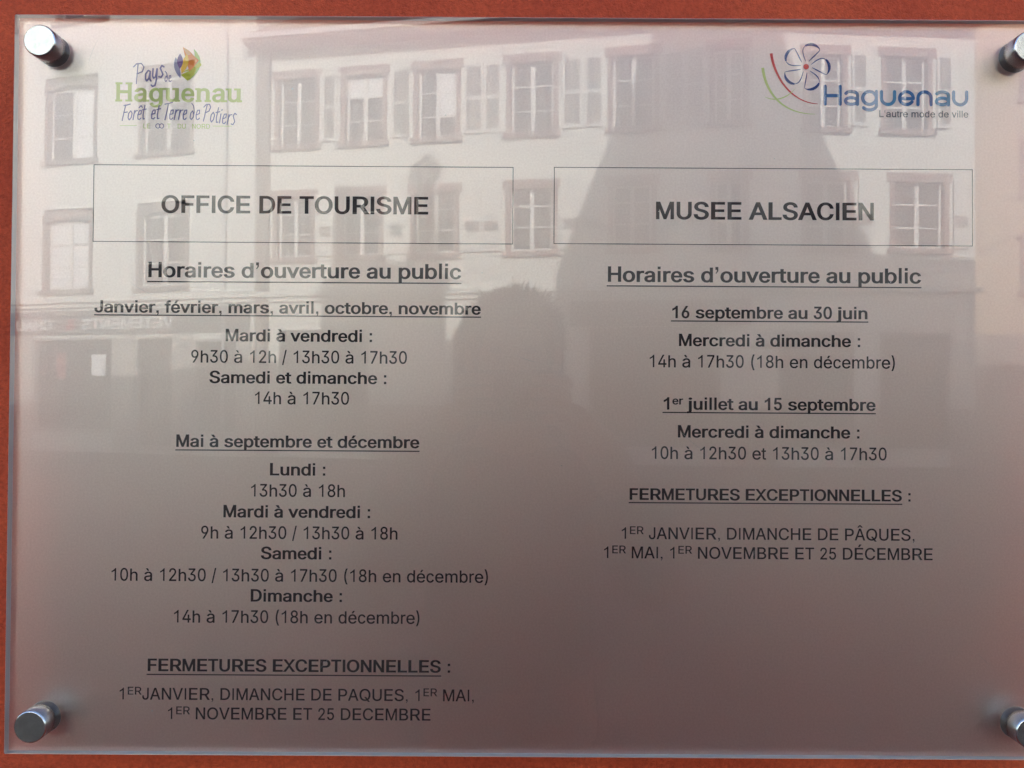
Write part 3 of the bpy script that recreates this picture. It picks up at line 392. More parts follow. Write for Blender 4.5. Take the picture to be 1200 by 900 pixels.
GLYPHS['b']['p'] = [611,[[45,-201,45,512,192,512,192,435,153,435,148,433,157,444,168,457,182,471,200,484,221,496,246,507,277,515,311,519,355,518,403,511,447,496,487,474,521,445,549,411,570,371,585,326,592,277,592,225,585,175,570,131,549,90,521,56,487,27,447,4,403,-11,355,-19,312,-19,278,-15,248,-7,222,4,201,16,183,30,169,44,157,57,148,69,153,67,194,67,194,-201],[331,84,354,88,374,98,392,112,408,129,421,151,431,176,438,205,441,235,441,268,438,298,431,326,421,351,408,372,393,389,375,403,355,412,331,417,303,417,279,412,259,403,242,390,227,373,214,353,204,328,197,300,193,269,193,235,197,203,204,174,214,149,227,128,242,111,260,97,280,88,304,84]]]
GLYPHS['b']['r'] = [389,[[47,0,47,513,200,513,200,438,152,438,150,442,170,466,196,486,227,502,263,513,300,519,324,519,332,519,341,519,397,517,397,406,356,410,350,411,341,412,332,413,321,414,311,414,290,412,271,408,254,401,239,392,226,381,216,368,209,352,204,335,203,316,203,0]]]
GLYPHS['b']['s'] = [556,[[256,-11,215,-7,177,0,142,10,110,25,82,43,58,64,40,89,27,117,15,146,166,168,182,133,193,116,207,104,225,95,248,90,276,88,308,90,334,96,354,107,367,119,374,132,376,146,374,157,371,167,365,176,354,184,338,191,315,197,193,222,144,237,104,257,72,282,51,311,40,345,40,378,47,407,62,433,85,457,112,477,144,493,181,506,221,514,263,518,306,519,346,515,382,508,415,497,444,483,470,465,490,446,507,424,520,400,535,372,388,349,371,378,361,392,348,405,334,414,314,420,286,422,258,420,236,414,218,405,206,394,200,381,198,367,199,355,203,345,210,336,222,328,242,320,269,313,384,290,433,275,473,255,504,231,525,201,536,168,536,135,528,105,513,78,490,54,461,33,428,16,389,3,346,-6,301,-11]]]
GLYPHS['b']['t'] = [333,[[330,518,330,420,-22,420,-22,518],[64,636,216,636,216,132,218,117,221,108,224,102,229,98,241,95,252,95,257,95,263,96,271,97,279,98,286,99,320,102,349,7,310,0,298,-2,285,-4,272,-5,259,-6,246,-6,196,-2,151,11,113,31,85,60,76,76,65,114]]]
GLYPHS['b']['u'] = [611,[[251,-7,211,-2,173,8,139,23,109,43,85,68,66,98,53,132,47,171,47,512,201,512,202,181,208,153,220,130,236,113,256,101,283,95,309,94,329,97,347,103,364,112,377,123,389,137,399,154,405,174,409,196,409,512,564,512,564,0,412,0,412,147,504,147,466,84,437,49,401,24,361,7,318,-4,295,-6]]]
GLYPHS['b']['v'] = [556,[[211,0,-19,512,142,512,271,203,282,173,292,144,301,115,309,87,318,60,334,26,222,26,243,73,252,101,260,130,269,159,280,188,291,217,414,512,575,512,344,0]]]
GLYPHS['b']['0'] = [556,[[253,-8,206,2,163,22,126,51,94,90,70,136,51,191,39,252,33,321,33,394,39,463,52,524,70,579,95,626,126,664,163,694,206,714,253,724,303,724,350,714,393,694,430,664,461,626,486,579,504,524,517,463,523,394,523,321,517,252,505,191,486,136,462,90,431,51,393,22,351,2,303,-8],[290,100,311,106,330,118,347,137,362,163,375,195,385,234,392,279,395,330,395,385,392,437,385,482,375,521,362,553,347,579,330,598,311,611,290,617,266,617,245,611,227,598,210,579,195,553,182,521,171,482,164,437,161,385,161,330,164,279,171,234,182,195,195,163,210,137,226,118,245,106,266,100]]]
GLYPHS['b']['1'] = [556,[[393,0,393,719,281,719,258,672,215,628,150,586,69,553,69,428,160,464,220,500,256,529,256,0]]]
GLYPHS['b']['3'] = [556,[[247,-9,208,-4,170,7,135,22,104,43,77,69,55,99,39,133,30,172,25,209,157,209,163,175,168,158,176,143,186,130,198,119,212,111,229,104,248,100,268,99,290,101,309,105,327,112,342,122,354,135,364,150,372,167,376,187,378,210,376,232,372,252,365,271,355,288,342,303,326,315,305,325,278,330,246,332,166,332,166,424,327,625,327,607,59,607,59,716,483,716,483,629,246,368,233,419,305,422,349,416,389,402,424,381,454,355,477,324,495,288,505,251,508,210,505,169,494,131,477,96,453,65,424,39,390,18,352,3,311,-7]]]
GLYPHS['b']['5'] = [556,[[251,-9,213,-3,177,8,144,25,115,47,91,73,71,103,57,136,49,172,45,207,173,207,179,175,183,160,190,145,200,132,211,121,224,111,239,105,254,100,271,99,291,101,309,107,326,116,340,129,352,145,362,164,370,185,374,208,376,234,374,260,370,283,362,305,351,325,339,341,324,354,307,364,288,370,267,372,249,371,232,367,214,361,198,354,185,345,166,329,54,341,94,716,476,716,476,607,208,607,193,437,158,437,158,440,177,453,198,463,221,472,245,477,269,480,297,480,328,476,357,468,384,456,409,440,432,421,452,399,469,374,483,347,494,317,502,286,505,252,505,212,498,169,485,128,465,92,439,60,409,33,374,12,335,-2,293,-9]]]
GLYPHS['b']['6'] = [556,[[257,-9,216,-2,179,12,145,33,115,59,91,90,72,127,59,167,53,211,52,251,57,287,67,324,82,363,103,407,130,456,296,716,438,714,199,351,135,351,163,388,173,402,185,414,198,426,214,436,230,444,249,450,268,453,288,454,329,451,366,442,400,426,431,405,456,378,477,346,492,310,500,270,503,227,500,183,490,143,474,105,452,72,425,44,394,21,358,4,319,-6,299,-9],[288,98,305,101,321,109,335,120,347,134,358,150,367,170,372,191,375,214,375,240,372,264,367,285,358,304,348,321,335,334,321,345,305,352,288,356,268,356,250,352,234,345,220,334,207,321,197,305,188,286,183,265,180,241,180,216,183,192,189,170,197,150,207,134,220,120,234,109,250,101,268,98]]]
GLYPHS['b'][' '] = [278,[]]
GLYPHS['b'][':'] = [333,[[98,137,235,137,235,0,98,0],[98,519,235,519,235,382,98,382]]]
GLYPHS['b'][','] = [278,[[68,0,68,137,205,137,205,0,199,-68,150,-130,102,-185,71,-151,116,-103,136,-48,139,0]]]
GLYPHS['b']['’'] = [278,[[68,581,68,716,203,716,203,581,197,514,149,453,102,399,71,432,115,480,136,534,138,581]]]
GLYPHS['b']['&'] = [667,[[267,-9,217,-3,171,9,130,27,95,49,66,76,43,106,28,140,20,176,20,210,25,239,36,266,51,290,70,312,93,333,118,353,145,373,175,394,303,480,312,486,322,493,331,501,339,509,346,518,351,528,355,538,358,548,358,560,357,577,352,591,344,603,333,612,319,617,300,619,287,619,275,616,265,611,257,604,249,597,244,588,239,577,237,565,236,552,237,538,240,525,245,511,253,497,264,482,276,466,292,448,309,429,328,408,701,4,527,0,156,399,135,423,116,447,101,472,90,497,83,524,81,552,84,583,93,613,108,640,129,664,155,685,186,701,220,713,258,720,298,723,339,720,376,713,411,701,441,685,466,665,487,642,502,616,511,589,514,560,512,537,507,516,499,496,488,477,474,459,458,442,440,426,421,411,401,397,235,285,212,267,196,249,186,234,180,218,177,201,177,183,180,165,186,150,194,135,206,123,220,112,236,104,255,98,276,95,300,95,325,98,349,105,373,116,395,129,416,146,435,165,451,187,465,212,476,239,484,269,488,301,489,334,640,334,637,275,631,237,621,204,608,176,594,151,578,130,563,114,550,100,538,89,520,68,489,44,454,25,415,10,374,-1,334,-7]]]
GLYPHS['b']['à'] = [556,[[209,-11,173,-7,139,2,106,14,77,31,53,52,33,77,20,106,14,138,14,169,18,197,29,221,44,241,62,258,84,272,108,283,133,292,159,300,185,305,211,309,238,313,266,317,295,320,320,322,339,325,353,327,361,331,364,333,363,336,363,341,363,347,362,364,359,379,354,391,348,401,340,410,329,417,316,422,299,426,279,427,259,426,241,423,225,417,211,410,200,402,190,393,182,383,176,373,160,350,17,381,46,427,67,453,92,474,120,491,150,505,181,515,213,522,245,526,277,527,300,527,323,524,348,520,374,514,400,505,425,494,449,479,470,459,487,436,501,408,509,376,511,340,511,-1,365,-1,365,67,407,67,412,69,402,55,389,42,373,29,353,17,331,7,306,-2,277,-9,245,-12],[257,90,281,93,302,100,319,110,334,122,345,136,354,151,360,168,363,185,363,194,375,238,411,246,399,241,386,237,372,234,358,231,343,228,328,226,312,224,297,222,255,217,236,214,219,210,202,205,189,200,178,193,170,185,166,176,163,165,162,151,163,138,165,127,170,118,176,110,185,103,196,97,210,93,226,90],[220,554,91,713,259,715,356,554]]]
GLYPHS['b']['é'] = [556,[[265,-11,214,-3,167,13,126,35,91,64,62,98,40,138,26,183,19,231,19,282,26,331,40,375,61,416,89,451,123,480,163,503,208,519,257,526,298,527,330,524,360,517,391,508,420,494,447,477,472,456,494,430,511,401,526,368,535,330,540,288,540,218,74,218,74,316,498,306,400,249,395,306,390,332,383,356,372,377,360,394,345,408,327,418,307,424,282,426,258,424,236,418,218,407,201,393,188,376,176,357,168,335,163,312,161,287,162,228,166,197,173,171,184,148,198,129,214,114,233,103,254,95,279,91,301,91,318,92,332,96,346,101,357,107,367,115,376,125,384,136,390,149,403,170,540,144,519,102,503,77,482,55,458,36,431,20,400,6,366,-3,330,-10],[197,554,291,715,452,713,328,554]]]
_fill = {}
def fill_outlines(cs):
    V = []; E = []
    for c in cs:
        n = len(V); V += [Vector(p) for p in c]; E += [(n+i, n+(i+1) % len(c)) for i in range(len(c))]
    vo, eo, fo, *_ = delaunay_2d_cdt(V, E, [], 0, 1e-6)
    F = []
    for f in fo:
        cx = sum(vo[i].x for i in f)/len(f); cy = sum(vo[i].y for i in f)/len(f); wd = 0
        for c in cs:
            for i in range(len(c)):
                x0, y0 = c[i]; x1, y1 = c[(i+1) % len(c)]
                if (y0 <= cy) != (y1 <= cy) and x0+(cy-y0)/(y1-y0)*(x1-x0) > cx: wd += 1 if y1 > y0 else -1
        if wd: F.append(tuple(f))
    return [(v.x, v.y) for v in vo], F
def glyph(k, c):
    if (k, c) not in _fill:
        adv, P = GLYPHS[k][c]
        cs = [[(p[i]/1000, p[i+1]/1000) for i in range(0, len(p), 2)] for p in P]
        _fill[(k, c)] = (adv/1000, *(fill_outlines(cs) if cs else ([], [])))
    return _fill[(k, c)]
def layout(text, k, em, sx=1.0, slant=0.0):
    """flat mesh data in x/z, starting at 0,0; '^' switches superscript on and off"""
    v = []; f = []; x = 0.0; sup = False
    for ch in text:
        if ch == '^': sup = not sup; continue
        e, dy = (em*0.66, em*0.30) if sup else (em, 0)
        adv, gv, gf = glyph(k, ch); n = len(v)
        v += [(x+(px+slant*pz)*e*sx, dy+pz*e) for px, pz in gv]; f += [tuple(i+n for i in t) for t in gf]
        x += adv*e*sx
    return v, f, x
def flat(name, v, f, m, parent, x, y, z):
    """a flat piece of print in the x/z plane facing -y"""
    me = bpy.data.meshes.new(name); me.from_pydata([(px, 0, pz) for px, pz in v], [], f); me.materials.append(m)
    return link(name, me, parent, (x, y, z))
def stroke(paths, wd, seg=7):
    """polylines drawn with a round pen -> outlines"""
    v = []; f = []
    for path in paths:
        ww = wd
        if isinstance(path, tuple) and isinstance(path[0], (int, float)): ww, path = path
        n = len(path)
        for i in range(n-1):
            (x0, z0), (x1, z1) = path[i], path[i+1]
            w0 = ww if not callable(ww) else ww(i/(n-1)); w1 = ww if not callable(ww) else ww((i+1)/(n-1))
            l = math.hypot(x1-x0, z1-z0) or 1e-9; nx, nz = -(z1-z0)/l, (x1-x0)/l
            b = len(v); v += [(x0+nx*w0/2, z0+nz*w0/2), (x0-nx*w0/2, z0-nz*w0/2), (x1-nx*w1/2, z1-nz*w1/2), (x1+nx*w1/2, z1+nz*w1/2)]
            f.append((b, b+1, b+2, b+3))
        for i, (x, z) in enumerate(path):
            w0 = ww if not callable(ww) else ww(i/(n-1)); b = len(v)
            v += [(x+w0/2*math.cos(2*math.pi*k/10), z+w0/2*math.sin(2*math.pi*k/10)) for k in range(10)]
            f.append(tuple(range(b, b+10)))
    return v, f
def pen(name, paths, wd, m, parent, x, y, z):
    # each stroke piece gets a hair of its own depth so that no two lie in one plane
    v, f = stroke(paths, wd)
    me = bpy.data.meshes.new(name)
    vv = [(px, 0, pz) for px, pz in v]
    for i, q in enumerate(f):
        for j in q: vv[j] = (vv[j][0], -1e-6*(i % 9), vv[j][2])
    me.from_pydata(vv, [], f); me.materials.append(m)
    return link(name, me, parent, (x, y, z))
def arc(cx, cz, rx, rz, a0, a1, n=12):
    return [(cx+rx*math.cos(R(a0+(a1-a0)*i/n)), cz+rz*math.sin(R(a0+(a1-a0)*i/n))) for i in range(n+1)]
def bez(*p, n=14):
    r = []
    for i in range(n+1):
        t = i/n; q = [Vector(a) for a in p]
        while len(q) > 1: q = [q[j].lerp(q[j+1], t) for j in range(len(q)-1)]
        r.append(tuple(q[0]))
    return r

# ------------------------------------------------------------ setting: street and the red wall
WALL_Y = 0.034
mb = MB(); mb.box(-60, 60, -60, 0.5, -0.4, 0.0)
g = mb.build('ground', M['paving']); g['kind'] = 'structure'
mb = MB(); mb.box(-9, 9, WALL_Y, WALL_Y+0.4, 0.0, 9.0)
wl = mb.build('wall', M['red']); wl['kind'] = 'structure'

# ------------------------------------------------------------ the sign
SW, SH, TH = 0.594, 0.420, 0.008
FILM_Y = TH - 0.0003              # laminated to the back of the panel
sign = thing('hours_sign', 'clear acrylic panel on steel standoffs printed with French opening hours of two museums and offices', 'sign', (0, 0, SIGN_Z))
sign['label'] = 'large clear acrylic sign with printed French opening hours, on the red wall'
def holes_slab():
    mb = MB(); mb.box(-SW/2, SW/2, 0, TH, -SH/2, SH/2)
    return mb
pn = holes_slab().build('acrylic_panel', [M['acrylic'], M['edge']], sign)
for q in pn.data.polygons:
    if abs(q.normal.y) < 0.5: q.material_index = 1; bevel(pn, 0.0006, 2)
# film with four round holes for the standoffs
HX, HZ = 0.2765, 0.1905
def film_mesh():
    m = 0.0003
    outer = [(-SW/2+m, -SH/2+m), (SW/2-m, -SH/2+m), (SW/2-m, SH/2-m), (-SW/2+m, SH/2-m)]
    cs = [outer]
    for sx in (-1, 1):
        for sz in (-1, 1):
            cs.append([(sx*HX+0.0091*math.cos(-2*math.pi*k/40), sz*HZ+0.0091*math.sin(-2*math.pi*k/40)) for k in range(40)])
    return fill_outlines(cs)
v, f = film_mesh()
fm = flat('backing_film', v, f, M['film'], sign, 0, FILM_Y, 0)
INK_Y = TH - 0.0005
def line(text, k, em, cx, z, ul=0):
    em *= 0.001; cx *= 0.001; z *= 0.001; ul *= 0.001
    v, f, wdt = layout(text, k, em)
    o = flat('text_line', v, f, M['ink'], sign, cx-wdt/2, INK_Y, z)
    if ul:
        n = wdt
        if text.endswith(' :'): n = wdt - (0.611)*em
        u = [(0, -ul-0.00035), (n, -ul-0.00035), (n, -ul+0.0003), (0, -ul+0.0003)]
        flat('underline', u, [(0, 1, 2, 3)], M['ink'], o, 0, -0.00002, 0)
    return o
line('OFFICE DE TOURISME', 'b', 14.16, -137.0, 97.7, 0)
line('Horaires d’ouverture au public', 'b', 12.44, -131.2, 60.6, 2.45)
line('Janvier, février, mars, avril, octobre, novembre', 'b', 9.98, -140.6, 40.2, 1.37)
line('Mardi à vendredi :', 'b', 9.98, -133.8, 24.1, 0)
line('9h30 à 12h / 13h30 à 17h30', 'r', 9.98, -133.9, 11.8, 0)
line('Samedi et dimanche :', 'b', 9.98, -134.0, -0.0, 0)
line('14h à 17h30', 'r', 9.98, -132.2, -11.8, 0)
line('Mai à septembre et décembre', 'b', 9.98, -134.2, -36.6, 1.71)
line('Lundi :', 'b', 9.97, -133.8, -52.6, 0)
line('13h30 à 18h', 'r', 9.97, -133.9, -64.7, 0)
line('Mardi à vendredi :', 'b', 9.97, -134.0, -76.7, 0)
line('9h à 12h30 / 13h30 à 18h', 'r', 9.96, -132.7, -88.8, 0)
line('Samedi :', 'b', 9.96, -134.0, -100.4, 0)
line('10h à 12h30 / 13h30 à 17h30 (18h en décembre)', 'r', 9.96, -132.2, -113.1, 0)
line('Dimanche :', 'b', 9.95, -133.8, -124.6, 0)
line('14h à 17h30 (18h en décembre)', 'r', 9.95, -133.7, -136.7, 0)
line('FERMETURES EXCEPTIONNELLES :', 'b', 9.94, -131.9, -164.4, 1.85)
line('1^ER^JANVIER, DIMANCHE DE PAQUES, 1^ER^ MAI,', 'r', 9.23, -133.3, -180.5, 0)
line('1^ER^ NOVEMBRE ET 25 DECEMBRE', 'r', 9.23, -131.9, -191.5, 0)
line('MUSEE ALSACIEN', 'b', 14.16, 133.2, 95.8, 0)
line('Horaires d’ouverture au public', 'b', 12.45, 132.7, 59.6, 2.31)
line('16 septembre au 30 juin', 'b', 9.98, 136.0, 38.9, 1.57)
line('Mercredi à dimanche :', 'b', 9.98, 136.2, 22.9, 0)
line('14h à 17h30 (18h en décembre)', 'r', 9.98, 137.5, 10.7, 0)
line('1^er^ juillet au 15 septembre', 'b', 9.98, 135.8, -13.6, 1.57)
line('Mercredi à dimanche :', 'b', 9.98, 135.8, -29.5, 0)
line('10h à 12h30 et 13h30 à 17h30', 'r', 9.98, 135.6, -41.8, 0)
line('FERMETURES EXCEPTIONNELLES :', 'b', 9.26, 136.6, -65.3, 1.56)
line('1^ER^ JANVIER, DIMANCHE DE PÂQUES,', 'r', 9.26, 135.2, -87.6, 0)
line('1^ER^ MAI, 1^ER^ NOVEMBRE ET 25 DÉCEMBRE', 'r', 9.25, 135.2, -98.6, 0)
def border(x0, x1, z0, z1, t=0.00042):
    v = [(x0,z0),(x1,z0),(x1,z1),(x0,z1),(x0+t,z0+t),(x1-t,z0+t),(x1-t,z1-t),(x0+t,z1-t)]
    flat('border_frame', v, [(0,1,5,4),(1,2,6,5),(2,3,7,6),(3,0,4,7)], M['ink'], sign, 0, INK_Y, 0)
border(-0.2529, -0.0115, 0.0808, 0.1254)
border(0.0118, 0.2525, 0.0812, 0.1256)

# ---- left logo: country of Haguenau
LG = link('regional_logo', None, sign, (0, 0, 0))
def P(u, v):      # helper scale used while drawing the logos: 1 unit = 0.49 mm
    return (u*0.00049, v*0.00049)
def leaf(name, pts, m, y):
    v, f = fill_outlines([[P(a, b) for a, b in pts]])
    flat(name, v, f, M[m], LG, -0.2000, y, 0.1838)
def blade(x0, z0, x1, z1, bl, br, n=8):
    """pointed leaf from one tip to the other with bulges to its two sides"""
    a = bez((x0, z0), ((x0+x1)/2-bl, (z0+z1)/2), (x1, z1), n=n); b = bez((x1, z1), ((x0+x1)/2+br, (z0+z1)/2), (x0, z0), n=n)
    return a[:-1] + b[:-1]
leaf('leaf', blade(-7.5, -17, -13, 8, 9, 4), 'mauve_print', INK_Y)
leaf('leaf', blade(2, -20, 8, 18, -7, 22), 'green_print', INK_Y-2e-5)
leaf('leaf', blade(-6, -10, 15, 2, -2, 20), 'olive_print', INK_Y-4e-5)
leaf('leaf', [(-7, -13), (1, -20), (9, -12), (14, 0), (3, -8)], 'olive_print', INK_Y-6e-5)
leaf('leaf', [(-5, 20), (2, 16), (9, 9), (14, 4), (8, -4), (3, -9), (-1, 4)], 'orange_print', INK_Y-8e-5)
leaf('leaf', [(-5, 20), (2, 16), (5, 11), (0, 10)], 'peach_print', INK_Y-1e-4)
leaf('leaf', blade(-6, -12, 0, 12, 6, 9), 'yellow_print', INK_Y-1.2e-4)
leaf('leaf', blade(-8, -6, -8, 12, 7, 7), 'deep_violet_print', INK_Y-1.4e-4)
# hand lettering: strokes in a unit box, x-height 0.6
HW = {
 'P': ([[(0.10,0),(0.14,0.5),(0.18,1.0)], [(-0.06,0.86),(0.1,1.02),(0.36,1.04),(0.50,0.86),(0.42,0.62),(0.12,0.50)]], 0.58),
 'F': ([[(0.06,-0.02),(0.10,0.5),(0.16,1.0)], [(0.02,0.96),(0.3,1.0),(0.52,1.06)], [(0.10,0.50),(0.38,0.54)]], 0.46),
 'T': ([[(0.20,-0.02),(0.26,0.5),(0.30,1.0)], [(0.0,0.96),(0.3,1.0),(0.62,1.08)]], 0.48),
 'a': ([[(0.36,0.56),(0.22,0.62),(0.06,0.42),(0.06,0.12),(0.16,0.0),(0.28,0.14),(0.36,0.56),(0.36,0.12),(0.44,0.0)]], 0.48),
 'y': ([[(0.06,0.62),(0.06,0.2),(0.14,0.06),(0.26,0.14),(0.34,0.62)], [(0.34,0.62),(0.34,0.0),(0.26,-0.36),(0.10,-0.42),(0.0,-0.34)]], 0.46),
 's': ([[(0.34,0.64),(0.20,0.72),(0.10,0.56),(0.20,0.38),(0.30,0.2),(0.20,0.02),(0.04,0.06)]], 0.40),
 'd': ([[(0.34,0.3),(0.22,0.56),(0.08,0.40),(0.06,0.12),(0.18,0.0),(0.32,0.16),(0.36,0.46),(0.26,0.84),(0.08,1.02)]], 0.46),
 'e': ([[(0.08,0.30),(0.32,0.38),(0.30,0.60),(0.14,0.58),(0.06,0.30),(0.12,0.04),(0.26,0.0),(0.36,0.10)]], 0.42),
 'o': ([[(0.20,0.60),(0.06,0.44),(0.06,0.14),(0.18,0.0),(0.32,0.16),(0.34,0.44),(0.20,0.60)]], 0.42),
 'r': ([[(0.08,0.0),(0.10,0.6)], [(0.10,0.4),(0.20,0.58),(0.34,0.60)]], 0.36),
 't': ([[(0.14,0.92),(0.10,0.3),(0.16,0.02),(0.28,0.04)], [(0.0,0.62),(0.30,0.68)]], 0.34),
 'i': ([[(0.08,0.58),(0.08,0.02)], [(0.10,0.80),(0.12,0.84)]], 0.22),
 'ê': ([[(0.08,0.30),(0.32,0.38),(0.30,0.60),(0.14,0.58),(0.06,0.30),(0.12,0.04),(0.26,0.0),(0.36,0.10)], [(0.08,0.78),(0.22,0.92),(0.34,0.80)]], 0.40),
 ' ': ([], 0.24)}
def hand(text, size, x, z, m, wd, slant=0.12, kx=1.0, wave=None):
    paths = []; cx = 0.0
    for i, ch in enumerate(text):
        ps, adv = HW[ch]; dz = wave(cx) if wave else 0
        for p in ps: paths.append([((cx+a*kx+slant*b)*size, (b+dz)*size) for a, b in p])
        cx += adv*kx
    return pen('hand_lettering', paths, wd, M[m], LG, x, INK_Y, z), cx*size
hand('P', 0.0112, -0.2300, 0.1722, 'violet_print', 0.0006, 0.0, 0.95)
hand('ays', 0.0098, -0.2243, 0.1738, 'violet_print', 0.0009, 0.05, 0.86, wave=lambda x: 0.24*x)
hand('de', 0.0058, -0.2128, 0.1735, 'violet_print', 0.0005, 0.0, 0.82)
hand('Forêt', 0.0088, -0.2372, 0.1510, 'violet_print', 0.00062, 0.14, 0.78, wave=lambda x: 0.05*x)
hand('et', 0.0088, -0.2208, 0.1518, 'violet_print', 0.00062, 0.14, 0.82)
hand('Terre', 0.0092, -0.2136, 0.1516, 'violet_print', 0.00062, 0.14, 0.74)
hand('de', 0.0092, -0.1984, 0.1516, 'violet_print', 0.00055, 0.10, 0.78)
hand('Potiers', 0.0094, -0.1908, 0.1508, 'violet_print', 0.00058, 0.16, 0.74, wave=lambda x: -0.13*x)
# slab lettering of the name
def slab(text, em, x, z, m, kx):
    """bold letters with slab feet"""
    feet = {'H': [(0.02,0.30,0),(0.42,0.70,0),(0.02,0.30,0.64),(0.42,0.70,0.64)], 'n': [(0.0,0.24,0),(0.36,0.62,0),(-0.02,0.14,0.44)],
            'u': [(-0.04,0.14,0.44),(0.30,0.44,0.44),(0.44,0.62,0)], 'a': [(0.42,0.62,0)], 'g': [(0.44,0.62,0.44)], 'e': []}
    v = []; f = []; cx = 0
    for ch in text:
        k = 'b'; adv, gv, gf = glyph(k, ch); n = len(v)
        v += [((cx+px)*em*kx, pz*em) for px, pz in gv]; f += [tuple(i+n for i in t) for t in gf]
        cx += adv+0.035
    o = flat('name_lettering', v, f, M[m], LG, x, INK_Y, z)
    v = []; f = []; cx = 0
    for ch in text:
        for a, b, h in feet.get(ch, []):
            n = len(v); v += [((cx+a)*em*kx, h*em), ((cx+b)*em*kx, h*em), ((cx+b)*em*kx, (h+0.075)*em), ((cx+a)*em*kx, (h+0.075)*em)]; f.append((n, n+1, n+2, n+3))
        cx += glyph('b', ch)[0]+0.035
    flat('serif', v, f, M[m], o, 0, -1e-5, 0)
    return cx*em*kx
wN = sum(glyph('b', c)[0]+0.035 for c in 'Haguenau')
slab('Haguenau', 0.0155, -0.2412, 0.1618, 'lime_print', 0.0735/(wN*0.0155))
# pale line of small capitals, a ring pair in its middle
for xa, xb in ((-0.2382, -0.2284), (-0.1846, -0.1738)):
    flat('rule', [(xa, 0), (xb, 0), (xb, 0.0003), (xa, 0.0003)], [(0, 1, 2, 3)], M['lime_print'], LG, 0, INK_Y, 0.1478)
for txt, x in (('LE', -0.2249), ('T', -0.2110), ('DU', -0.2052), ('NORD', -0.1968)):
    v, f, wd_ = layout(txt, 'r', 0.0038, 0.95); flat('small_capitals', v, f, M['lime_print'], LG, x, INK_Y, 0.1464)
pen('ring_pair', [arc(-0.0011, 0, 0.0012, 0.0013, 0, 360), arc(0.0011, 0, 0.0012, 0.0013, 0, 360)], 0.00045, M['violet_print'], LG, -0.2152, INK_Y, 0.1478)

# ---- right logo: the town
TG = link('town_logo', None, sign, (0, 0, 0))
FX, FZ = 0.1567, 0.1844            # the middle of the flower
dot = [(0.0016*math.cos(2*math.pi*k/20), 0.0016*math.sin(2*math.pi*k/20)) for k in range(20)]
flat('flower_centre', dot, [tuple(range(20))], M['red_print'], TG, FX, INK_Y, FZ)
for k in range(5):
    a = R(77-72*k)
    ux, uz = math.cos(a), math.sin(a); px_, pz_ = uz, -ux
    def Q(r, s): return (ux*r+px_*s, uz*r+pz_*s)
    s1 = 1
    thick = bez(Q(0.0116, -0.0032), Q(0.0143, -0.0006), Q(0.0136, 0.0040), Q(0.0112, 0.0056), n=12)
    left = bez(Q(0.0116, -0.0032), Q(0.0090, -0.0052), Q(0.0060, -0.0030), Q(0.0030, -0.0010), n=12)
    right = bez(Q(0.0112, 0.0056), Q(0.0085, 0.0044), Q(0.0056, 0.0020), Q(0.0034, 0.0009), n=12)
    paths = [(lambda t: 0.0003+0.0014*math.sin(math.pi*min(1, t*0.9+0.15)), thick), (lambda t: 0.00028+0.00035*math.sin(math.pi*t), left), (lambda t: 0.00028+0.0004*math.sin(math.pi*t), right)]
    v, f = [], []
    for wfun, pth in paths:
        n = len(pth)
        for i in range(n-1):
            (x0, z0), (x1, z1) = pth[i], pth[i+1]; w0, w1 = wfun(i/(n-1)), wfun((i+1)/(n-1)); l = math.hypot(x1-x0, z1-z0); nx, nz = -(z1-z0)/l, (x1-x0)/l
            b = len(v); v += [(x0+nx*w0/2, z0+nz*w0/2), (x0-nx*w0/2, z0-nz*w0/2), (x1-nx*w1/2, z1-nz*w1/2), (x1+nx*w1/2, z1+nz*w1/2)]; f.append((b, b+1, b+2, b+3))
    flat('petal', v, f, M['navy_print'], TG, FX, INK_Y, FZ)
def swoosh(name, pts, w0, w1, m, y=0.0):
    pth = bez(*pts, n=24); n = len(pth); v = []; f = []
    for i, (x, z) in enumerate(pth):
        t = i/(n-1); wv_ = w0*(1-t)**0.8+w1*t if w0 > w1 else w1*math.sin(math.pi*min(1, t*0.8+0.1))
        x1, z1 = pth[min(i+1, n-1)]; x0, z0 = pth[max(i-1, 0)]; l = math.hypot(x1-x0, z1-z0); nx, nz = -(z1-z0)/l, (x1-x0)/l
        v += [(x+nx*wv_/2, z+nz*wv_/2), (x-nx*wv_/2, z-nz*wv_/2)]
        if i: b = len(v)-4; f.append((b, b+1, b+3, b+2))
    flat(name, v, f, M[m], TG, 0, INK_Y-y, 0)
swoosh('red_arc', [(0.1366, 0.1920), (0.1378, 0.1810), (0.1465, 0.1636), (0.1635, 0.1629)], 0.0016, 0.0003, 'red_print')
swoosh('green_arc', [(0.1317, 0.1836), (0.1335, 0.1690), (0.1430, 0.1568), (0.1620, 0.1570)], 0.0017, 0.0002, 'lime_print', 2e-5)
swoosh('green_sprig', [(0.1330, 0.1668), (0.1390, 0.1638), (0.1455, 0.1660), (0.1500, 0.1712)], 0.0001, 0.0007, 'lime_print', 4e-5)
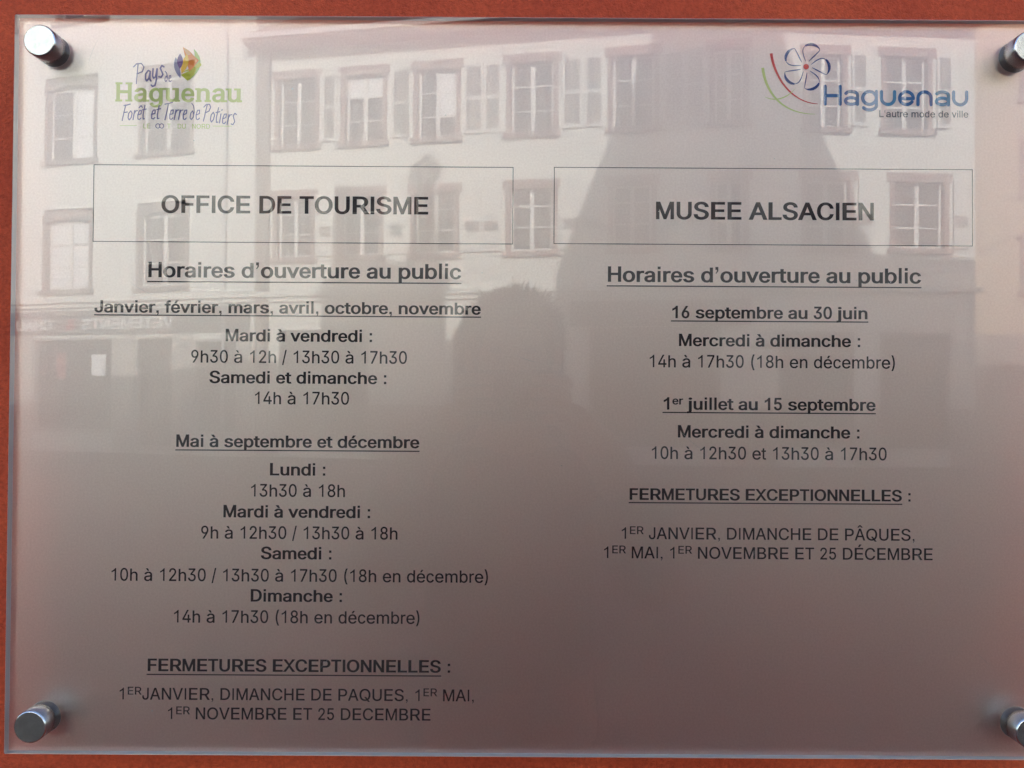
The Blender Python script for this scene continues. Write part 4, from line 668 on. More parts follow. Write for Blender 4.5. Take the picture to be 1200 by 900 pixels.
# rounded letters of the town name
XH_, CH_ = 0.0074, 0.0103
def rl(ch):
    r = 0.0035; h = XH_
    bowl = lambda cx: arc(cx, h/2, r, h/2, 0, 360, 20)
    if ch == 'H': return [[(0, 0), (0, CH_)], [(0.0076, 0), (0.0076, CH_)], [(0, CH_*0.48), (0.0076, CH_*0.48)]], 0.0106
    if ch == 'a': return [arc(0.0032, h*0.74, 0.0031, h*0.26, 155, 0, 8) + [(0.0063, 0.0)], arc(0.0032, h*0.26, 0.0031, h*0.26, 0, 360, 14) ], 0.0093
    if ch == 'g': return [bowl(r), [(2*r, h)] + [(2*r, 0)] + arc(r, -0.0008, r, 0.0024, 0, -150, 8)], 0.0100
    if ch == 'u': return [[(0, h)] + arc(r*0.95, r, r*0.95, r, 180, 360, 10) + [(2*r*0.95, h)]], 0.0096
    if ch == 'e': return [[(0.0002, h*0.46), (2*r, h*0.46)] + arc(r, h/2, r, h/2, 0, 325, 18)], 0.0098
    if ch == 'n': return [[(0, 0)] + arc(r*0.95, h-r, r*0.95, r, 180, 0, 10) + [(2*r*0.95, 0)]], 0.0096
cx = 0.1677
for i, ch in enumerate('Haguenau'):
    ps, adv = rl(ch)
    ps = [[(a*1.13, b) for a, b in q] for q in ps]
    pen('letter', ps, 0.0019, M['blue_print' if i % 3 else 'pale_blue_print'] if i else M['blue_print'], TG, cx, INK_Y, 0.1628)
    cx += adv*1.083
v, f, wd_ = layout("L'autre mode de ville", 'r', 0.00545, 1.0)
sx_ = 0.0518/wd_
flat('motto', [(a*sx_, b) for a, b in v], f, M['grey_print'], TG, 0.1984, INK_Y, 0.1555)


rd = random.Random(5)
dv = []
df_ = []
for i in range(70):
    cx_, cz_ = rd.uniform(-0.29, 0.29), rd.uniform(-0.205, 0.205); r_ = 0.00012+0.00028*rd.random()**3; n_ = len(dv); k_ = 6
    for k in range(k_):
        a = 2*math.pi*k/k_; q_ = r_*rd.uniform(0.6, 1.3); dv.append((cx_+q_*1.4*math.cos(a), -0.00012*rd.random(), cz_+q_*math.sin(a)))
    dv.append((cx_, -0.0003, cz_)); df_ += [(n_+k, n_+(k+1) % k_, n_+k_) for k in range(k_)]
for i in range(9):
    cx_, cz_, a_, l_ = rd.uniform(-0.28, 0.28), rd.uniform(-0.20, 0.20), rd.uniform(0, 3.14), rd.uniform(0.006, 0.022); n_ = len(dv)
    for k in range(9):
        t_ = k/8-0.5; x_ = cx_+l_*t_*math.cos(a_)+0.15*l_*t_*t_*math.sin(a_); z_ = cz_+l_*t_*math.sin(a_)-0.15*l_*t_*t_*math.cos(a_); w_ = 0.00006*(1-4*t_*t_)+0.00001
        dv += [(x_-w_*math.sin(a_), -0.00002, z_+w_*math.cos(a_)), (x_+w_*math.sin(a_), -0.00002, z_-w_*math.cos(a_))]
        if k: df_.append((n_+2*k-2, n_+2*k-1, n_+2*k+1, n_+2*k))
me = bpy.data.meshes.new('dust'); me.from_pydata(dv, [], df_); me.materials.append(M['dust'])
link('dust', me, sign)['kind'] = 'stuff'

# standoffs
def standoff(sx, sz, tilt):
    p = 0.0105; r = 0.0089
    so = link('standoff', None, sign, (sx*HX, 0, sz*HZ))
    mb = MB(); mb.lathe([(r-0.0002, -0.0002), (r, -0.0004), (r, -p+0.0007), (r-0.0007, -p)], axis='y', n=64)
    cap = mb.build('cap', [M['chrome'], M['capface']], so, smooth=False)
    for q in cap.data.polygons:
        q.use_smooth = len(q.vertices) == 4
        if len(q.vertices) > 4 and q.center.y < -p+0.001: q.material_index = 1
    mb = MB(); mb.lathe([(0.0088, TH+0.0004), (0.0093, TH+0.0008), (0.0093, WALL_Y)], axis='y', n=48)
    b = mb.build('barrel', [M['chrome'], M['shaded_steel']], so)
    for q in b.data.polygons:
        q.use_smooth = len(q.vertices) == 4
        if len(q.vertices) > 4: q.material_index = 1
    mb = MB(); n = 48
    for k in range(n):
        a, b_ = 2*math.pi*k/n, 2*math.pi*(k+1)/n
        mb.add([(r_*math.cos(t_), TH+y_, r_*math.sin(t_)) for t_ in (a, b_) for r_, y_ in ((0.0089, 0.00005), (0.0093, 0.00005), (0.0093, 0.00035), (0.0089, 0.00035))],
               [(0,1,5,4),(1,2,6,5),(2,3,7,6),(3,0,4,7)])
    mb.build('washer', M['nylon'], so)
    return so
for sx in (-1, 1):
    for sz in (-1, 1): standoff(sx, sz, 0)

# ------------------------------------------------------------ houses across the street (they show in the panel)
def facade_wall(mb, L, H, holes, y0=-0.35, y1=0.0, zb=0.0):
    xs = sorted({0, L, *[h[0] for h in holes], *[h[1] for h in holes]})
    zs = sorted({zb, H, *[h[2] for h in holes], *[h[3] for h in holes]})
    for i in range(len(xs)-1):
        j = 0
        while j < len(zs)-1:
            cx = (xs[i]+xs[i+1])/2; k = j
            def hole(z): return any(h[0] < cx < h[1] and h[2] < z < h[3] for h in holes)
            if hole((zs[j]+zs[j+1])/2): j += 1; continue
            while k+1 < len(zs)-1 and not hole((zs[k+1]+zs[k+2])/2): k += 1
            mb.box(xs[i], xs[i+1], y0, y1, zs[j], zs[k+1]); j = k+1
_pane = {}
def window(parent, s0, s1, z0, z1, stone='sandstone', rows=(0.36, 0.68), curtains=(), arch=False, lint=0.2, sashw=0.05):
    """local x along the facade, +y outward"""
    mb = MB(); j = 0.11
    mb.box(s0, s0+j, -0.22, 0.03, z0, z1-lint); mb.box(s1-j, s1, -0.22, 0.03, z0, z1-lint)
    if arch:
        n = 8; top = []
        for i in range(n+1):
            x = s0-0.02+(s1-s0+0.04)*i/n; top.append((x, z1-0.02-0.14*(2*i/n-1)**2))
        low = [(x, z-lint) for x, z in top]
        for i in range(n):
            mb.add([(low[i][0], 0.035, low[i][1]), (low[i+1][0], 0.035, low[i+1][1]), (top[i+1][0], 0.035, top[i+1][1]), (top[i][0], 0.035, top[i][1]),
                    (low[i][0], -0.22, low[i][1]), (low[i+1][0], -0.22, low[i+1][1]), (top[i+1][0], -0.22, top[i+1][1]), (top[i][0], -0.22, top[i][1])],
                   [(0,1,2,3),(7,6,5,4),(0,4,5,1),(2,6,7,3)])
    else:
        mb.box(s0-0.07, s1+0.07, -0.22, 0.045, z1-lint, z1)
    mb.box(s0-0.06, s1+0.06, -0.22, 0.11, z0-0.12, z0)
    wn = mb.build('window', M[stone], parent)
    a, b, c, d = s0+j+0.005, s1-j-0.005, z0+0.002, z1-lint-0.002
    if arch: d -= 0.10
    mid = (a+b)/2; fr = 0.055; y0, y1 = -0.17, -0.12
    ms = MB()
    ms.box(a, a+fr, y0, y1, c, d); ms.box(b-fr, b, y0, y1, c, d); ms.box(mid-fr*0.9, mid+fr*0.9, y0, y1+0.01, c, d)
    ms.box(a+fr, mid-fr*0.9, y0, y1, c, c+0.08); ms.box(mid+fr*0.9, b-fr, y0, y1, c, c+0.08)
    ms.box(a+fr, mid-fr*0.9, y0, y1, d-0.05, d); ms.box(mid+fr*0.9, b-fr, y0, y1, d-0.05, d)
    zz = [c+0.08] + [c+(d-c)*r for r in rows] + [d-0.05]
    for q in zz[1:-1]:
        ms.box(a+fr, mid-fr*0.9, y0+0.01, y1-0.01, q-0.018, q+0.018); ms.box(mid+fr*0.9, b-fr, y0+0.01, y1-0.01, q-0.018, q+0.018)
    ms.build('sash', M['paint_white'], wn)
    for side, (xa, xb) in enumerate(((a+fr, mid-fr*0.9), (mid+fr*0.9, b-fr))):
        for r in range(len(zz)-1):
            za = zz[r]+(0.018 if r else 0); zb = zz[r+1]-(0.018 if r < len(zz)-2 else 0)
            key = (round(xb-xa, 3), round(zb-za, 3))
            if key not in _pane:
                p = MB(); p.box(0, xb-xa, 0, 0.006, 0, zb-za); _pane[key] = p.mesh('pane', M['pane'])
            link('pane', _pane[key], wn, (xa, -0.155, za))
            if (side, r) in curtains:
                cu = MB(); cu.box(xa+0.01, xb-0.01, -0.144, -0.140, za+0.01, zb-0.01); cu.build('curtain', M['curtain'], wn)
    return wn
_sh = {}
def shutter(parent, s0, s1, z0, z1, kind='louvre'):
    wd, h = round(s1-s0, 2), round(z1-z0, 2)
    if (wd, h, kind) not in _sh:
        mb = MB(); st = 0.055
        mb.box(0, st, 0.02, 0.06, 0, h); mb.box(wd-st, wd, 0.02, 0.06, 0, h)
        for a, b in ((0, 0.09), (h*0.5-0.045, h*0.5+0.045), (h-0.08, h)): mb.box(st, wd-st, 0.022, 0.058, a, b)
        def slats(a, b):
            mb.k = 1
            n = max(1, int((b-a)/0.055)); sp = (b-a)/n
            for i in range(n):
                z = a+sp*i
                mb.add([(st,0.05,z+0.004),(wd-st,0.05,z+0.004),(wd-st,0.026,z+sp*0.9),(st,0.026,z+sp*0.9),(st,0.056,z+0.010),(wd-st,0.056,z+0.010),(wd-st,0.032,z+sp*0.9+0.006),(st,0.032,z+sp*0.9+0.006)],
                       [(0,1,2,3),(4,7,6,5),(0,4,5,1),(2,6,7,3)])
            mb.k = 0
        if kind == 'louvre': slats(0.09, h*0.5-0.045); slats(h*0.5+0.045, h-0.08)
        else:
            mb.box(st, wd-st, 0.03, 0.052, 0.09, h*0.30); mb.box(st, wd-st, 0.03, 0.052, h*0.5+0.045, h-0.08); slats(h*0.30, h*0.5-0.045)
        _sh[(wd, h, kind)] = mb.mesh('shutter', [M['paint_shutter'], M['shaded_slats']])
    return link('shutter', _sh[(wd, h, kind)], parent, (s0, 0, z0))
def house_roof(parent, L, z, over=0.6, depth=5.0, rise=3.6, x0=0.0, soffit='soffit'):
    mb = MB(); mb.box(x0-0.05, L+0.05, -0.3, over, z, z+0.14); mb.build('eave', M[soffit], parent)
    mb = MB(); mb.box(x0-0.05, L+0.05, over+0.002, over+0.10, z+0.06, z+0.18); mb.build('gutter', M['zinc'], parent)
    mb = MB()
    a, b = (over+0.05, z+0.16), (-depth, z+0.16+rise)
    mb.add([(x0-0.05, a[0], a[1]), (L+0.05, a[0], a[1]), (L+0.05, b[0], b[1]), (x0-0.05, b[0], b[1]), (x0-0.05, a[0], a[1]-0.01), (L+0.05, a[0], a[1]-0.01), (L+0.05, b[0], z), (x0-0.05, b[0], z)],
           [(0,1,2,3),(0,3,7,4),(1,5,6,2),(3,2,6,7)])
    mb.build('roof', M['tiles'], parent)

# pale house with arched stone windows and the clothes shop
LA = 11.01
hA = thing('arched_window_house', 'pale house with arched stone windows above a clothes shop, reflected left in the sign', 'house', (-16.888, -22.687, 0), R(16.64))
AW = [(-0.2, False)]
winsA = []
for i, (a, b) in enumerate(((1.5, 3.2), (4.52, 6.24), (7.55, 9.22))):
    winsA.append((a, b, 7.70, 9.95)); winsA.append((a-0.02, b-0.1, 4.26, 6.42)); winsA.append((a+0.3, b+0.3, 11.42, 13.4))
shopsA = [(0.4, 3.4, 0.5, 3.0), (4.24, 6.86, 0.5, 3.0), (7.55, 8.73, 0.1, 3.0), (9.3, 10.6, 0.5, 2.9)]
mb = MB(); facade_wall(mb, LA, 14.4, winsA+shopsA); mb.build('front_wall', M['render_pale'], hA)
mb = MB(); mb.box(0.05, LA-0.02, -7, -0.36, 0, 14.3); mb.build('house_body', M['render_pale'], hA)
for k, wnd in enumerate(winsA):
    cur = {3: ((1, 0), (1, 1), (1, 2)), 4: ((0, 0), (0, 1), (0, 2), (1, 0), (1, 1), (1, 2))}.get(k, ())
    window(hA, *wnd, stone='greystone' if k % 3 else 'greystone', rows=(0.34, 0.67), curtains=cur, arch=(k % 3 != 2), lint=0.24)
mb = MB(); mb.box(0, LA+0.02, 0.002, 0.16, 3.90, 4.05); mb.box(0, LA+0.01, 0.001, 0.08, 3.78, 3.90); mb.build('cornice', M['render_white'], hA)
mb = MB(); mb.box(0, LA-0.1, 0.002, 0.06, 3.08, 3.70); mb.build('fascia', M['shop_grey'], hA)
for (a, b, c, d) in shopsA:
    mb = MB(); mb.box(a, a+0.06, -0.2, 0.02, c, d); mb.box(b-0.06, b, -0.2, 0.02, c, d); mb.box(a+0.06, b-0.06, -0.2, 0.02, d-0.07, d); mb.box(a+0.06, b-0.06, -0.2, 0.02, c, c+0.1)
    sw_ = mb.build('shop_window', M['shop'], hA)
    mb = MB(); mb.box(a+0.06, b-0.06, -0.14, -0.13, c+0.1, d-0.07); mb.build('pane', M['pane'], sw_)
def board_text(parent, text, k, em, xr, z, m, y=0.062, sx=1.0):
    """raised letters read from the street, starting at local x = xr and running towards smaller x"""
    v, f, wdt = layout(text, k, em, sx)
    n = len(v)
    vv = [(-x, 0.03, zz) for x, zz in v] + [(-x, 0.0, zz) for x, zz in v]
    ff = [t[::-1] for t in f] + [tuple(i+n for i in t) for t in f]
    me = bpy.data.meshes.new('sign_lettering'); me.from_pydata(vv, [], ff); me.materials.append(M[m])
    link('sign_lettering', me, parent, (xr, y, z)); return wdt
wv = layout('VETEMENTS', 'b', 0.40)[2]
board_text(hA, 'VETEMENTS', 'b', 0.40, 8.74, 3.19, 'letters', sx=2.86/wv)
board_text(hA, '&', 'b', 0.42, 5.66, 3.18, 'redsign')
board_text(hA, 'CHAU', 'b', 0.42, 4.92, 3.18, 'letters')
mb = MB(); mb.lathe([(0.045, 0.1), (0.045, 14.2)], c=(10.22, 0.10, 0), n=12); mb.build('downpipe', M['zinc'], hA)
for a, b in ((0, 0.38), (3.42, 4.22), (6.88, 7.53), (8.75, 9.28), (10.62, LA-0.02)):
    mb = MB(); mb.box(a, b, 0.001, 0.04, 0, 3.07); mb.build('shop_cladding', M['shop'], hA)
house_roof(hA, LA, 14.4)
mb = MB(); mb.box(4.9, 5.2, -0.119, -0.10, 1.9, 2.6)
mb.build('poster', M['poster'], hA)
mb = MB(); mb.box(6.05, 6.5, -0.119, -0.10, 2.0, 2.55); mb.build('poster', M['curtain'], hA)

# cream house with louvred shutters
LB = 11.851
hB = thing('shuttered_house', 'cream house with louvred shutters and brown eaves, reflected in the middle of the sign', 'house', (-6.406, -19.735, 0), R(10.7))
U0, U1, D0, D1 = 7.64, 9.48, 4.88, 6.54
upB = [(0.52, 1.69), (2.25, 3.42), (4.07, 5.24), (6.33, 7.56), (8.69, 9.85), (10.95, 11.8)]
loB = [(0.50, 1.60), (2.18, 3.35), (4.02, 5.22), (6.33, 7.55), (8.70, 9.80), (10.97, 11.8)]
holesB = [(a, b, U0, U1) for a, b in upB] + [(a, b, D0, D1) for a, b in loB]
shopB = [(0.7, 3.0, 0.4, 3.1), (5.1, 7.7, 0.4, 3.1), (8.3, 11.2, 0.4, 3.1)]
mb = MB(); facade_wall(mb, LB, 10.0, holesB+shopB); mb.build('front_wall', M['render_white'], hB)
mb = MB(); mb.box(0.0, LB, -8, -0.36, 0, 9.98); mb.build('house_body', M['render_white'], hB)
CUR = {1: ((0, 2), (1, 2)), 2: ((1, 2), (1, 1))}
for k, h in enumerate(holesB):
    window(hB, *h, rows=(0.33, 0.68) if k < 6 else (0.40, 0.74), curtains=CUR.get(k, ()), lint=0.2)
for k in range(6):
    a, b = upB[k]; p, q = loB[k]
    if k > 0: shutter(hB, a-0.52, a-0.10, U0+0.05, U1-0.14)
    if k < 5: shutter(hB, b+0.09, b+0.55, U0+0.05, U1-0.14)
    if k > 0: shutter(hB, p-0.55, p-0.10, D0+0.02, D1-0.14, 'board')
    if k < 5: shutter(hB, q+0.09, q+0.55, D0+0.02, D1-0.14, 'board')
mb = MB(); mb.box(-0.3, LB, 0.002, 0.14, 3.92, 4.04); mb.box(-0.3, LB, 0.001, 0.07, 3.80, 3.92); mb.build('cornice', M['render_white'], hB)
mb = MB(); mb.box(-0.05, 0.42, -0.3, 0.10, 0, 10.0); mb.build('shaded_return_strip', M['greystone'], hB)  # dark strip standing for the shaded return wall between the houses
for (a, b, c, d) in shopB:
    mb = MB(); mb.box(a, a+0.08, -0.2, 0.02, c, d); mb.box(b-0.08, b, -0.2, 0.02, c, d); mb.box(a+0.08, b-0.08, -0.2, 0.02, d-0.1, d)
    sw_ = mb.build('shop_window', M['shop_dark'], hB)
    mb = MB(); mb.box(a+0.08, b-0.08, -0.14, -0.13, c, d-0.1); mb.build('pane', M['pane'], sw_)
mb = MB(); mb.box(7.85, LB, 0.003, 0.05, 3.12, 3.7); mb.build('fascia', M['shop_dark'], hB)
for a, b in ((0.43, 0.68), (3.02, 5.08), (7.72, 8.28), (11.22, LB)):
    mb = MB(); mb.box(a, b, 0.001, 0.04, 0, 1.3); mb.build('added_dark_base', M['greystone'], hB)  # dark base added to deepen the shade at street level
house_roof(hB, LB, 10.0)

# the end of the row, turning slightly
LC = 5.091
hC = thing('corner_house', 'cream corner house with brown window surrounds, reflected at the right of the sign', 'house', (5.239+0.02, -17.535, 0), R(-3.38))
upC = [(1.14, 2.15), (2.92, 4.10)]; loC = [(1.11, 2.30), (3.12, 4.48)]
holesC = [(a, b, 7.52, 9.36) for a, b in upC] + [(a, b, 4.86, 6.56) for a, b in loC]
shopC = [(0.6, 2.3, 0.4, 3.0), (2.9, 4.5, 0.4, 3.0)]
mb = MB(); facade_wall(mb, LC, 9.85, holesC+shopC); mb.build('front_wall', M['render_white'], hC)
mb = MB(); mb.box(0.0, LC, -8, -0.36, 0, 9.83); mb.build('house_body', M['render_white'], hC)
for k, h in enumerate(holesC): window(hC, *h, rows=(0.33, 0.68))
for a, b, c, d in shopC:
    mb = MB(); mb.box(a, a+0.08, -0.2, 0.02, c, d); mb.box(b-0.08, b, -0.2, 0.02, c, d); mb.box(a+0.08, b-0.08, -0.2, 0.02, d-0.1, d)
    sw_ = mb.build('shop_window', M['shop_dark'], hC)
    mb = MB(); mb.box(a+0.08, b-0.08, -0.14, -0.13, c, d-0.1); mb.build('pane', M['pane'], sw_)
for a, b in upC + loC:
    z0, z1 = (7.57, 9.22) if (a, b) in upC else (4.88, 6.42)
    shutter(hC, b+0.09, b+0.45, z0, z1, 'louvre' if z0 > 7 else 'board')
mb = MB(); mb.box(0, LC+0.1, 0.002, 0.14, 3.90, 4.04); mb.build('cornice', M['render_white'], hC)
for a, b in ((0, 0.58), (2.32, 2.88), (4.52, LC)):
    mb = MB(); mb.box(a, b, 0.001, 0.04, 0, 1.3); mb.build('added_dark_base', M['greystone'], hC)  # added base, its dark tone standing for street-level shade
house_roof(hC, LC, 9.85)

# sand house beyond the corner
hD = thing('sand_house', 'sand coloured house beyond the corner house, reflected at the right edge of the sign', 'house', (10.4, -23.5, 0), R(6))
holesD = [(1.6+2.6*k, 2.9+2.6*k, z, z+1.7) for k in range(3) for z in (4.6, 7.4, 10.2)]
mb = MB(); facade_wall(mb, 9.0, 12.6, holesD); mb.build('front_wall', M['render_sand'], hD)
mb = MB(); mb.box(0, 9.0, -7, -0.36, 0, 12.55); mb.build('house_body', M['render_sand'], hD)
for h in holesD: window(hD, *h, rows=(0.5,))
mb = MB(); mb.box(0, 9.0, 0.001, 0.05, 0, 3.4); mb.build('added_dark_base', M['greystone'], hD)  # added base that darkens the ground floor like shade
house_roof(hD, 9.0, 12.6)

# ------------------------------------------------------------ the museum the sign hangs on: its roofs cast the shade on the houses
mus = thing('museum_building', 'tall building with gable and pointed tower whose wall carries the sign', 'building')
mb = MB()
def ridge(x0, x1, zr, zw, y0=0.45, y1=8.0, yr=4.0):
    mb.add([(x0,y0,zw),(x1,y0,zw),(x1,yr,zr),(x0,yr,zr),(x1,y1,zw),(x0,y1,zw)], [(0,1,2,3),(3,2,4,5),(0,3,5),(1,4,2),(0,5,4,1)])
ridge(-9, -2.2, 11.92, 9.0); ridge(-2.2, 2.16, 12.09, 9.0); ridge(2.16, 22, 13.50, 9.0)
ridge(-30, -9.0, 11.60, 9.0)
mb.build('roof', M['tiles'], mus)
mb = MB(); mb.box(-30, -9.0, WALL_Y+0.01, 8, 0, 9.0); mb.box(9.0, 22, WALL_Y+0.01, 8, 0, 9.0); mb.box(-9, 9, 7.5, 8, 0, 9.0)
mb.build('outer_wall', M['render_sand'], mus)
mb = MB()
GO = [(-3.60, 9.0), (-0.60, 9.0), (-0.60, 11.70), (-0.47, 11.79), (-0.47, 11.97), (-0.63, 12.27), (-0.71, 12.52), (-0.74, 13.03), (-0.92, 14.20), (-0.96, 14.30), (-0.98, 14.46),
      (-1.20, 14.46), (-1.22, 14.30), (-1.26, 14.20), (-1.45, 12.75), (-1.51, 12.50), (-1.99, 12.52), (-2.05, 12.67), (-2.14, 12.72), (-2.22, 12.69), (-2.28, 12.55), (-2.74, 12.60),
      (-2.80, 14.07), (-2.84, 14.45), (-3.27, 14.50), (-3.31, 14.13), (-3.34, 12.66), (-3.46, 12.32), (-3.72, 12.03), (-3.72, 11.91), (-3.61, 11.86)]
v, f = fill_outlines([GO])
n = len(v)
idx = list(range(n))
mb.add([(x, 0.25, z) for x, z in v] + [(x, 0.60, z) for x, z in v], [t for t in f] + [tuple(i+n for i in t[::-1]) for t in f])
for i in range(len(GO)):
    a, b = GO[i], GO[(i+1) % len(GO)]
    mb.add([(a[0],0.25,a[1]),(b[0],0.25,b[1]),(b[0],0.60,b[1]),(a[0],0.60,a[1])], [(0,1,2,3)])
mb.build('gable', M['sandstone'], mus)
mb = MB(); mb.lathe([(0.14, 14.25), (0.15, 14.42), (0.34, 14.50), (0.41, 14.60), (0.41, 14.74), (0.33, 14.86), (0.22, 14.92), (0.18, 15.02), (0.10, 15.08)], c=(-1.09, 0.5, 0), n=16)
mb.build('finial', M['sandstone'], mus)
mb = MB()
tx0, tx1, ty0, ty1, tz = 2.09, 8.94, 1.5, 8.5, 12.62
mb.add([(tx0,ty0,tz),(tx1,ty0,tz),(tx1,ty1,tz),(tx0,ty1,tz),(5.62,5,22.08)], [(0,1,4),(1,2,4),(2,3,4),(3,0,4),(0,3,2,1)])
mb.build('tower_roof', M['tiles'], mus)
mb = MB(); mb.box(2.6, 8.5, 2.0, 8.0, 7.0, tz-0.01); mb.build('tower', M['render_sand'], mus)

# ------------------------------------------------------------ the photographer, seen as a dark reflection
def skin_body(name, verts, edges, radii, m, parent, root=0, sub=2):
    me = bpy.data.meshes.new(name); me.from_pydata(verts, edges, []); o = link(name, me, parent)
    me.materials.append(m)
    sk = o.modifiers.new('skin', 'SKIN'); sk.use_smooth_shade = True
    for i, r in enumerate(radii):
        d = me.skin_vertices[0].data[i]; d.radius = r if isinstance(r, tuple) else (r, r); d.use_root = (i == root)
    ss = o.modifiers.new('sub', 'SUBSURF'); ss.levels = sub; ss.render_levels = sub
    return o
PY = -1.12                                   # where he stands
HS = 0.965                                   # his height against the 1.84 m the points are set out for
ph = thing('person', 'tousled dark haired person in a dark jacket holding up a small camera', 'person', (-0.01, PY, 0))
ph.scale = (1, 1, HS)
bv = [(0,0,0.98),(0,-0.01,1.12),(0,-0.01,1.30),(0,0.0,1.44),(0,0.01,1.53),(0,0.02,1.60),(0,0.03,1.68),(0,0.02,1.76)]
be = [(0,1),(1,2),(2,3),(3,4),(4,5),(5,6),(6,7)]
br = [(0.165,0.115),(0.15,0.105),(0.17,0.115),(0.10,0.08),(0.055,0.055),(0.066,0.075),(0.078,0.095),(0.065,0.08)]
for s in (-1, 1):
    n = len(bv)
    bv += [(s*0.17,0.0,1.43),(s*0.25,0.17,1.24),(s*0.13,0.47,1.515),(s*0.085,0.545,1.555)]
    be += [(3,n),(n,n+1),(n+1,n+2),(n+2,n+3)]; br += [0.062,0.046,0.032,0.027]
    n = len(bv)
    bv += [(s*0.10,0,0.90),(s*0.11,0.02,0.50),(s*0.12,-0.01,0.09),(s*0.12,0.14,0.045)]
    be += [(0,n),(n,n+1),(n+1,n+2),(n+2,n+3)]; br += [0.088,0.058,0.042,0.034]
bd = skin_body('body', bv, be, br, M['skin'], ph)
# clothes follow the body
jv = [(0,0,1.00),(0,-0.01,1.12),(0,-0.01,1.30),(0,0.0,1.44),(0,0.005,1.50)]
je = [(0,1),(1,2),(2,3),(3,4)]; jr = [(0.19,0.14),(0.175,0.13),(0.195,0.14),(0.125,0.10),(0.075,0.072)]
for s in (-1, 1):
    n = len(jv); jv += [(s*0.18,0.0,1.43),(s*0.25,0.17,1.24),(s*0.145,0.44,1.49)]; je += [(3,n),(n,n+1),(n+1,n+2)]; jr += [0.078,0.060,0.044]
skin_body('jacket', jv, je, jr, M['jacket'], ph)
tv = [(0,0,0.99)]; te = []; tr = [(0.175,0.125)]
for s in (-1, 1):
    n = len(tv); tv += [(s*0.10,0,0.88),(s*0.11,0.02,0.50),(s*0.12,-0.01,0.10)]; te += [(0,n),(n,n+1),(n+1,n+2)]; tr += [0.105,0.074,0.062]
skin_body('trousers', tv, te, tr, M['trousers'], ph)
for s in (-1, 1):
    skin_body('shoe', [(s*0.12,-0.06,0.05),(s*0.12,0.06,0.05),(s*0.125,0.17,0.04)], [(0,1),(1,2)], [0.046,0.048,0.038], M['shoe'], ph)
# face: eyes, nose, mouth, ears
def blob(name, c, r, m, n=12):
    bm = bmesh.new(); bmesh.ops.create_icosphere(bm, subdivisions=2, radius=1)
    for q in bm.verts: q.co = Vector((q.co.x*r[0]+c[0], q.co.y*r[1]+c[1], q.co.z*r[2]+c[2]))
    me = bpy.data.meshes.new(name); bm.to_mesh(me); bm.free(); me.materials.append(m)
    for q in me.polygons: q.use_smooth = True
    return link(name, me, ph)
M['eye'] = mat('eye', (0.12, 0.10, 0.09), 0.2); M['lip'] = mat('lips', (0.35, 0.14, 0.12), 0.5)
for s in (-1, 1):
    blob('eye', (s*0.031, 0.108, 1.685), (0.012, 0.010, 0.008), M['eye'])
    blob('ear', (s*0.083, 0.02, 1.675), (0.010, 0.020, 0.033), M['skin'])
blob('nose', (0, 0.122, 1.655), (0.013, 0.020, 0.024), M['skin'])
blob('mouth', (0, 0.108, 1.615), (0.026, 0.010, 0.007), M['lip'])
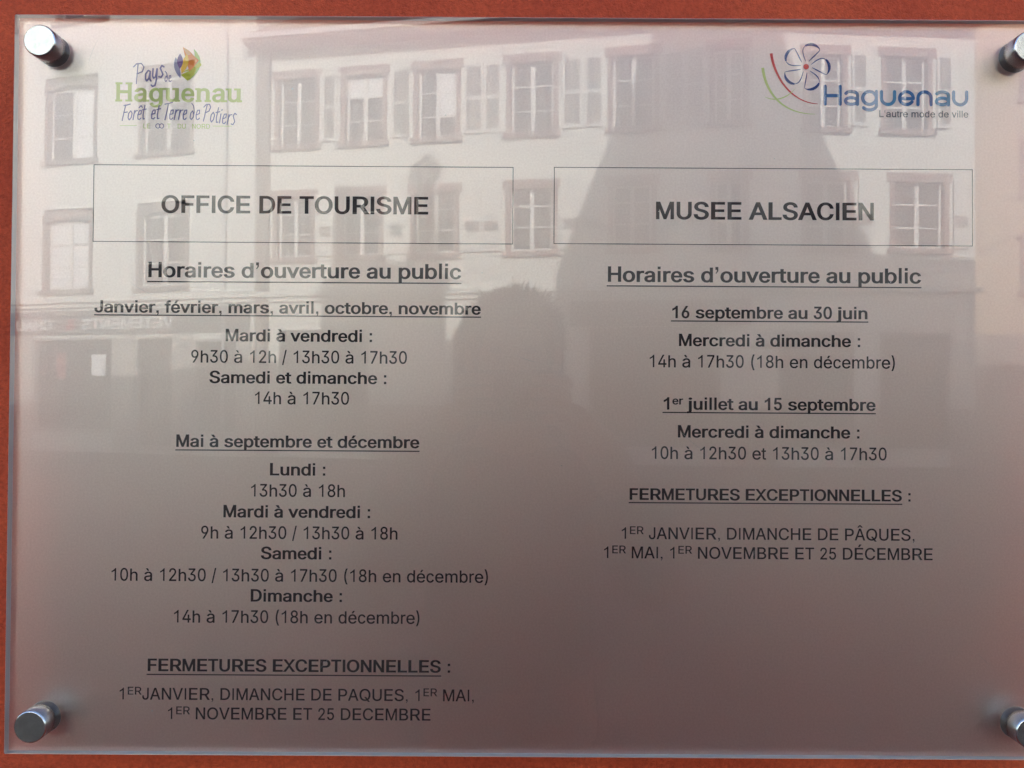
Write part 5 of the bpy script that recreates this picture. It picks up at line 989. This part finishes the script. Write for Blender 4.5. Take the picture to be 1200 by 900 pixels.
# hair: a cap of many small locks, uneven at its top
rs = random.Random(11); mbh = MB()
for i in range(1500):
    a = rs.uniform(0, 2*math.pi); t = math.acos(rs.uniform(-0.15, 1))
    d = Vector((math.sin(t)*math.cos(a), math.sin(t)*math.sin(a), math.cos(t)))
    if d.y > 0.55 and d.z < 0.35: continue
    c = Vector((0, 0.01, 1.705)) + Vector((d.x*0.088, d.y*0.105, d.z*0.088))
    o_ = (d + Vector((rs.uniform(-.7, .7), rs.uniform(-.7, .7), rs.uniform(-.4, .5)))).normalized(); l = rs.uniform(0.015, 0.034)*(1.5 if d.z > 0.75 and rs.random() > 0.8 else 1)
    s1 = o_.cross(Vector((rs.random(), rs.random(), rs.random()))).normalized()*0.005; s2 = o_.cross(s1).normalized()*0.005
    e = c + o_*l
    mbh.add([c+s1, c-s1*0.5+s2, c-s1*0.5-s2, e], [(0,1,3),(1,2,3),(2,0,3)])
mbh.lathe([(0.03, 1.79), (0.065, 1.775), (0.086, 1.74), (0.092, 1.70), (0.086, 1.66)][::-1], c=(0, -0.002, 0), n=20)
mbh.build('hair', M['hair'], ph)
# hands: palm, four fingers and a thumb each, closed on the camera
for s in (-1, 1):
    hv = [(s*0.085,0.545,1.555),(s*0.072,0.575,1.57),(s*0.066,0.590,1.59)]; he = [(0,1),(1,2)]; hr = [(0.024,0.016),(0.026,0.014),(0.022,0.012)]
    skin_body('palm', hv, he, hr, M['skin'], ph)
    for k in range(4):
        z = 1.620-0.016*k; L_ = (0.050, 0.056, 0.053, 0.043)[k]
        skin_body('finger', [(s*0.066, 0.592, z-0.008), (s*0.060, 0.625, z), (s*(0.060-L_*0.45), 0.634, z), (s*(0.060-L_*0.8), 0.632, z-0.001)], [(0,1),(1,2),(2,3)], [0.0085,0.0080,0.0072,0.0060], M['skin'], ph, sub=1)
    skin_body('thumb', [(s*0.072, 0.575, 1.570), (s*0.052, 0.588, 1.570), (s*0.034, 0.594, 1.580)], [(0,1),(1,2)], [0.0105,0.0092,0.0078], M['skin'], ph, sub=1)
# the compact camera in his hands, its lens just behind the point of view
cm = thing('compact_camera', 'small black compact camera held up in front of the person', 'camera', (-0.0116, -0.4646, 1.544))
mb = MB(); mb.box(-0.052, 0.052, -0.052, -0.030, -0.030, 0.030); o = mb.build('camera_body', M['camera_body'], cm); bevel(o, 0.004, 3)
mb = MB(); mb.lathe([(0.022, -0.029), (0.022, -0.012), (0.019, -0.011)], axis='y', n=32); mb.build('lens_barrel', M['camera_body'], cm)
mb = MB(); mb.lathe([(0.013, -0.0108), (0.012, -0.0095)], axis='y', n=24); mb.build('lens_glass', M['lens'], cm)
mb = MB(); mb.lathe([(0.006, 0.0302), (0.0055, 0.034)], c=(0.034, -0.041, 0), n=16); mb.build('shutter_button', M['chrome'], cm)
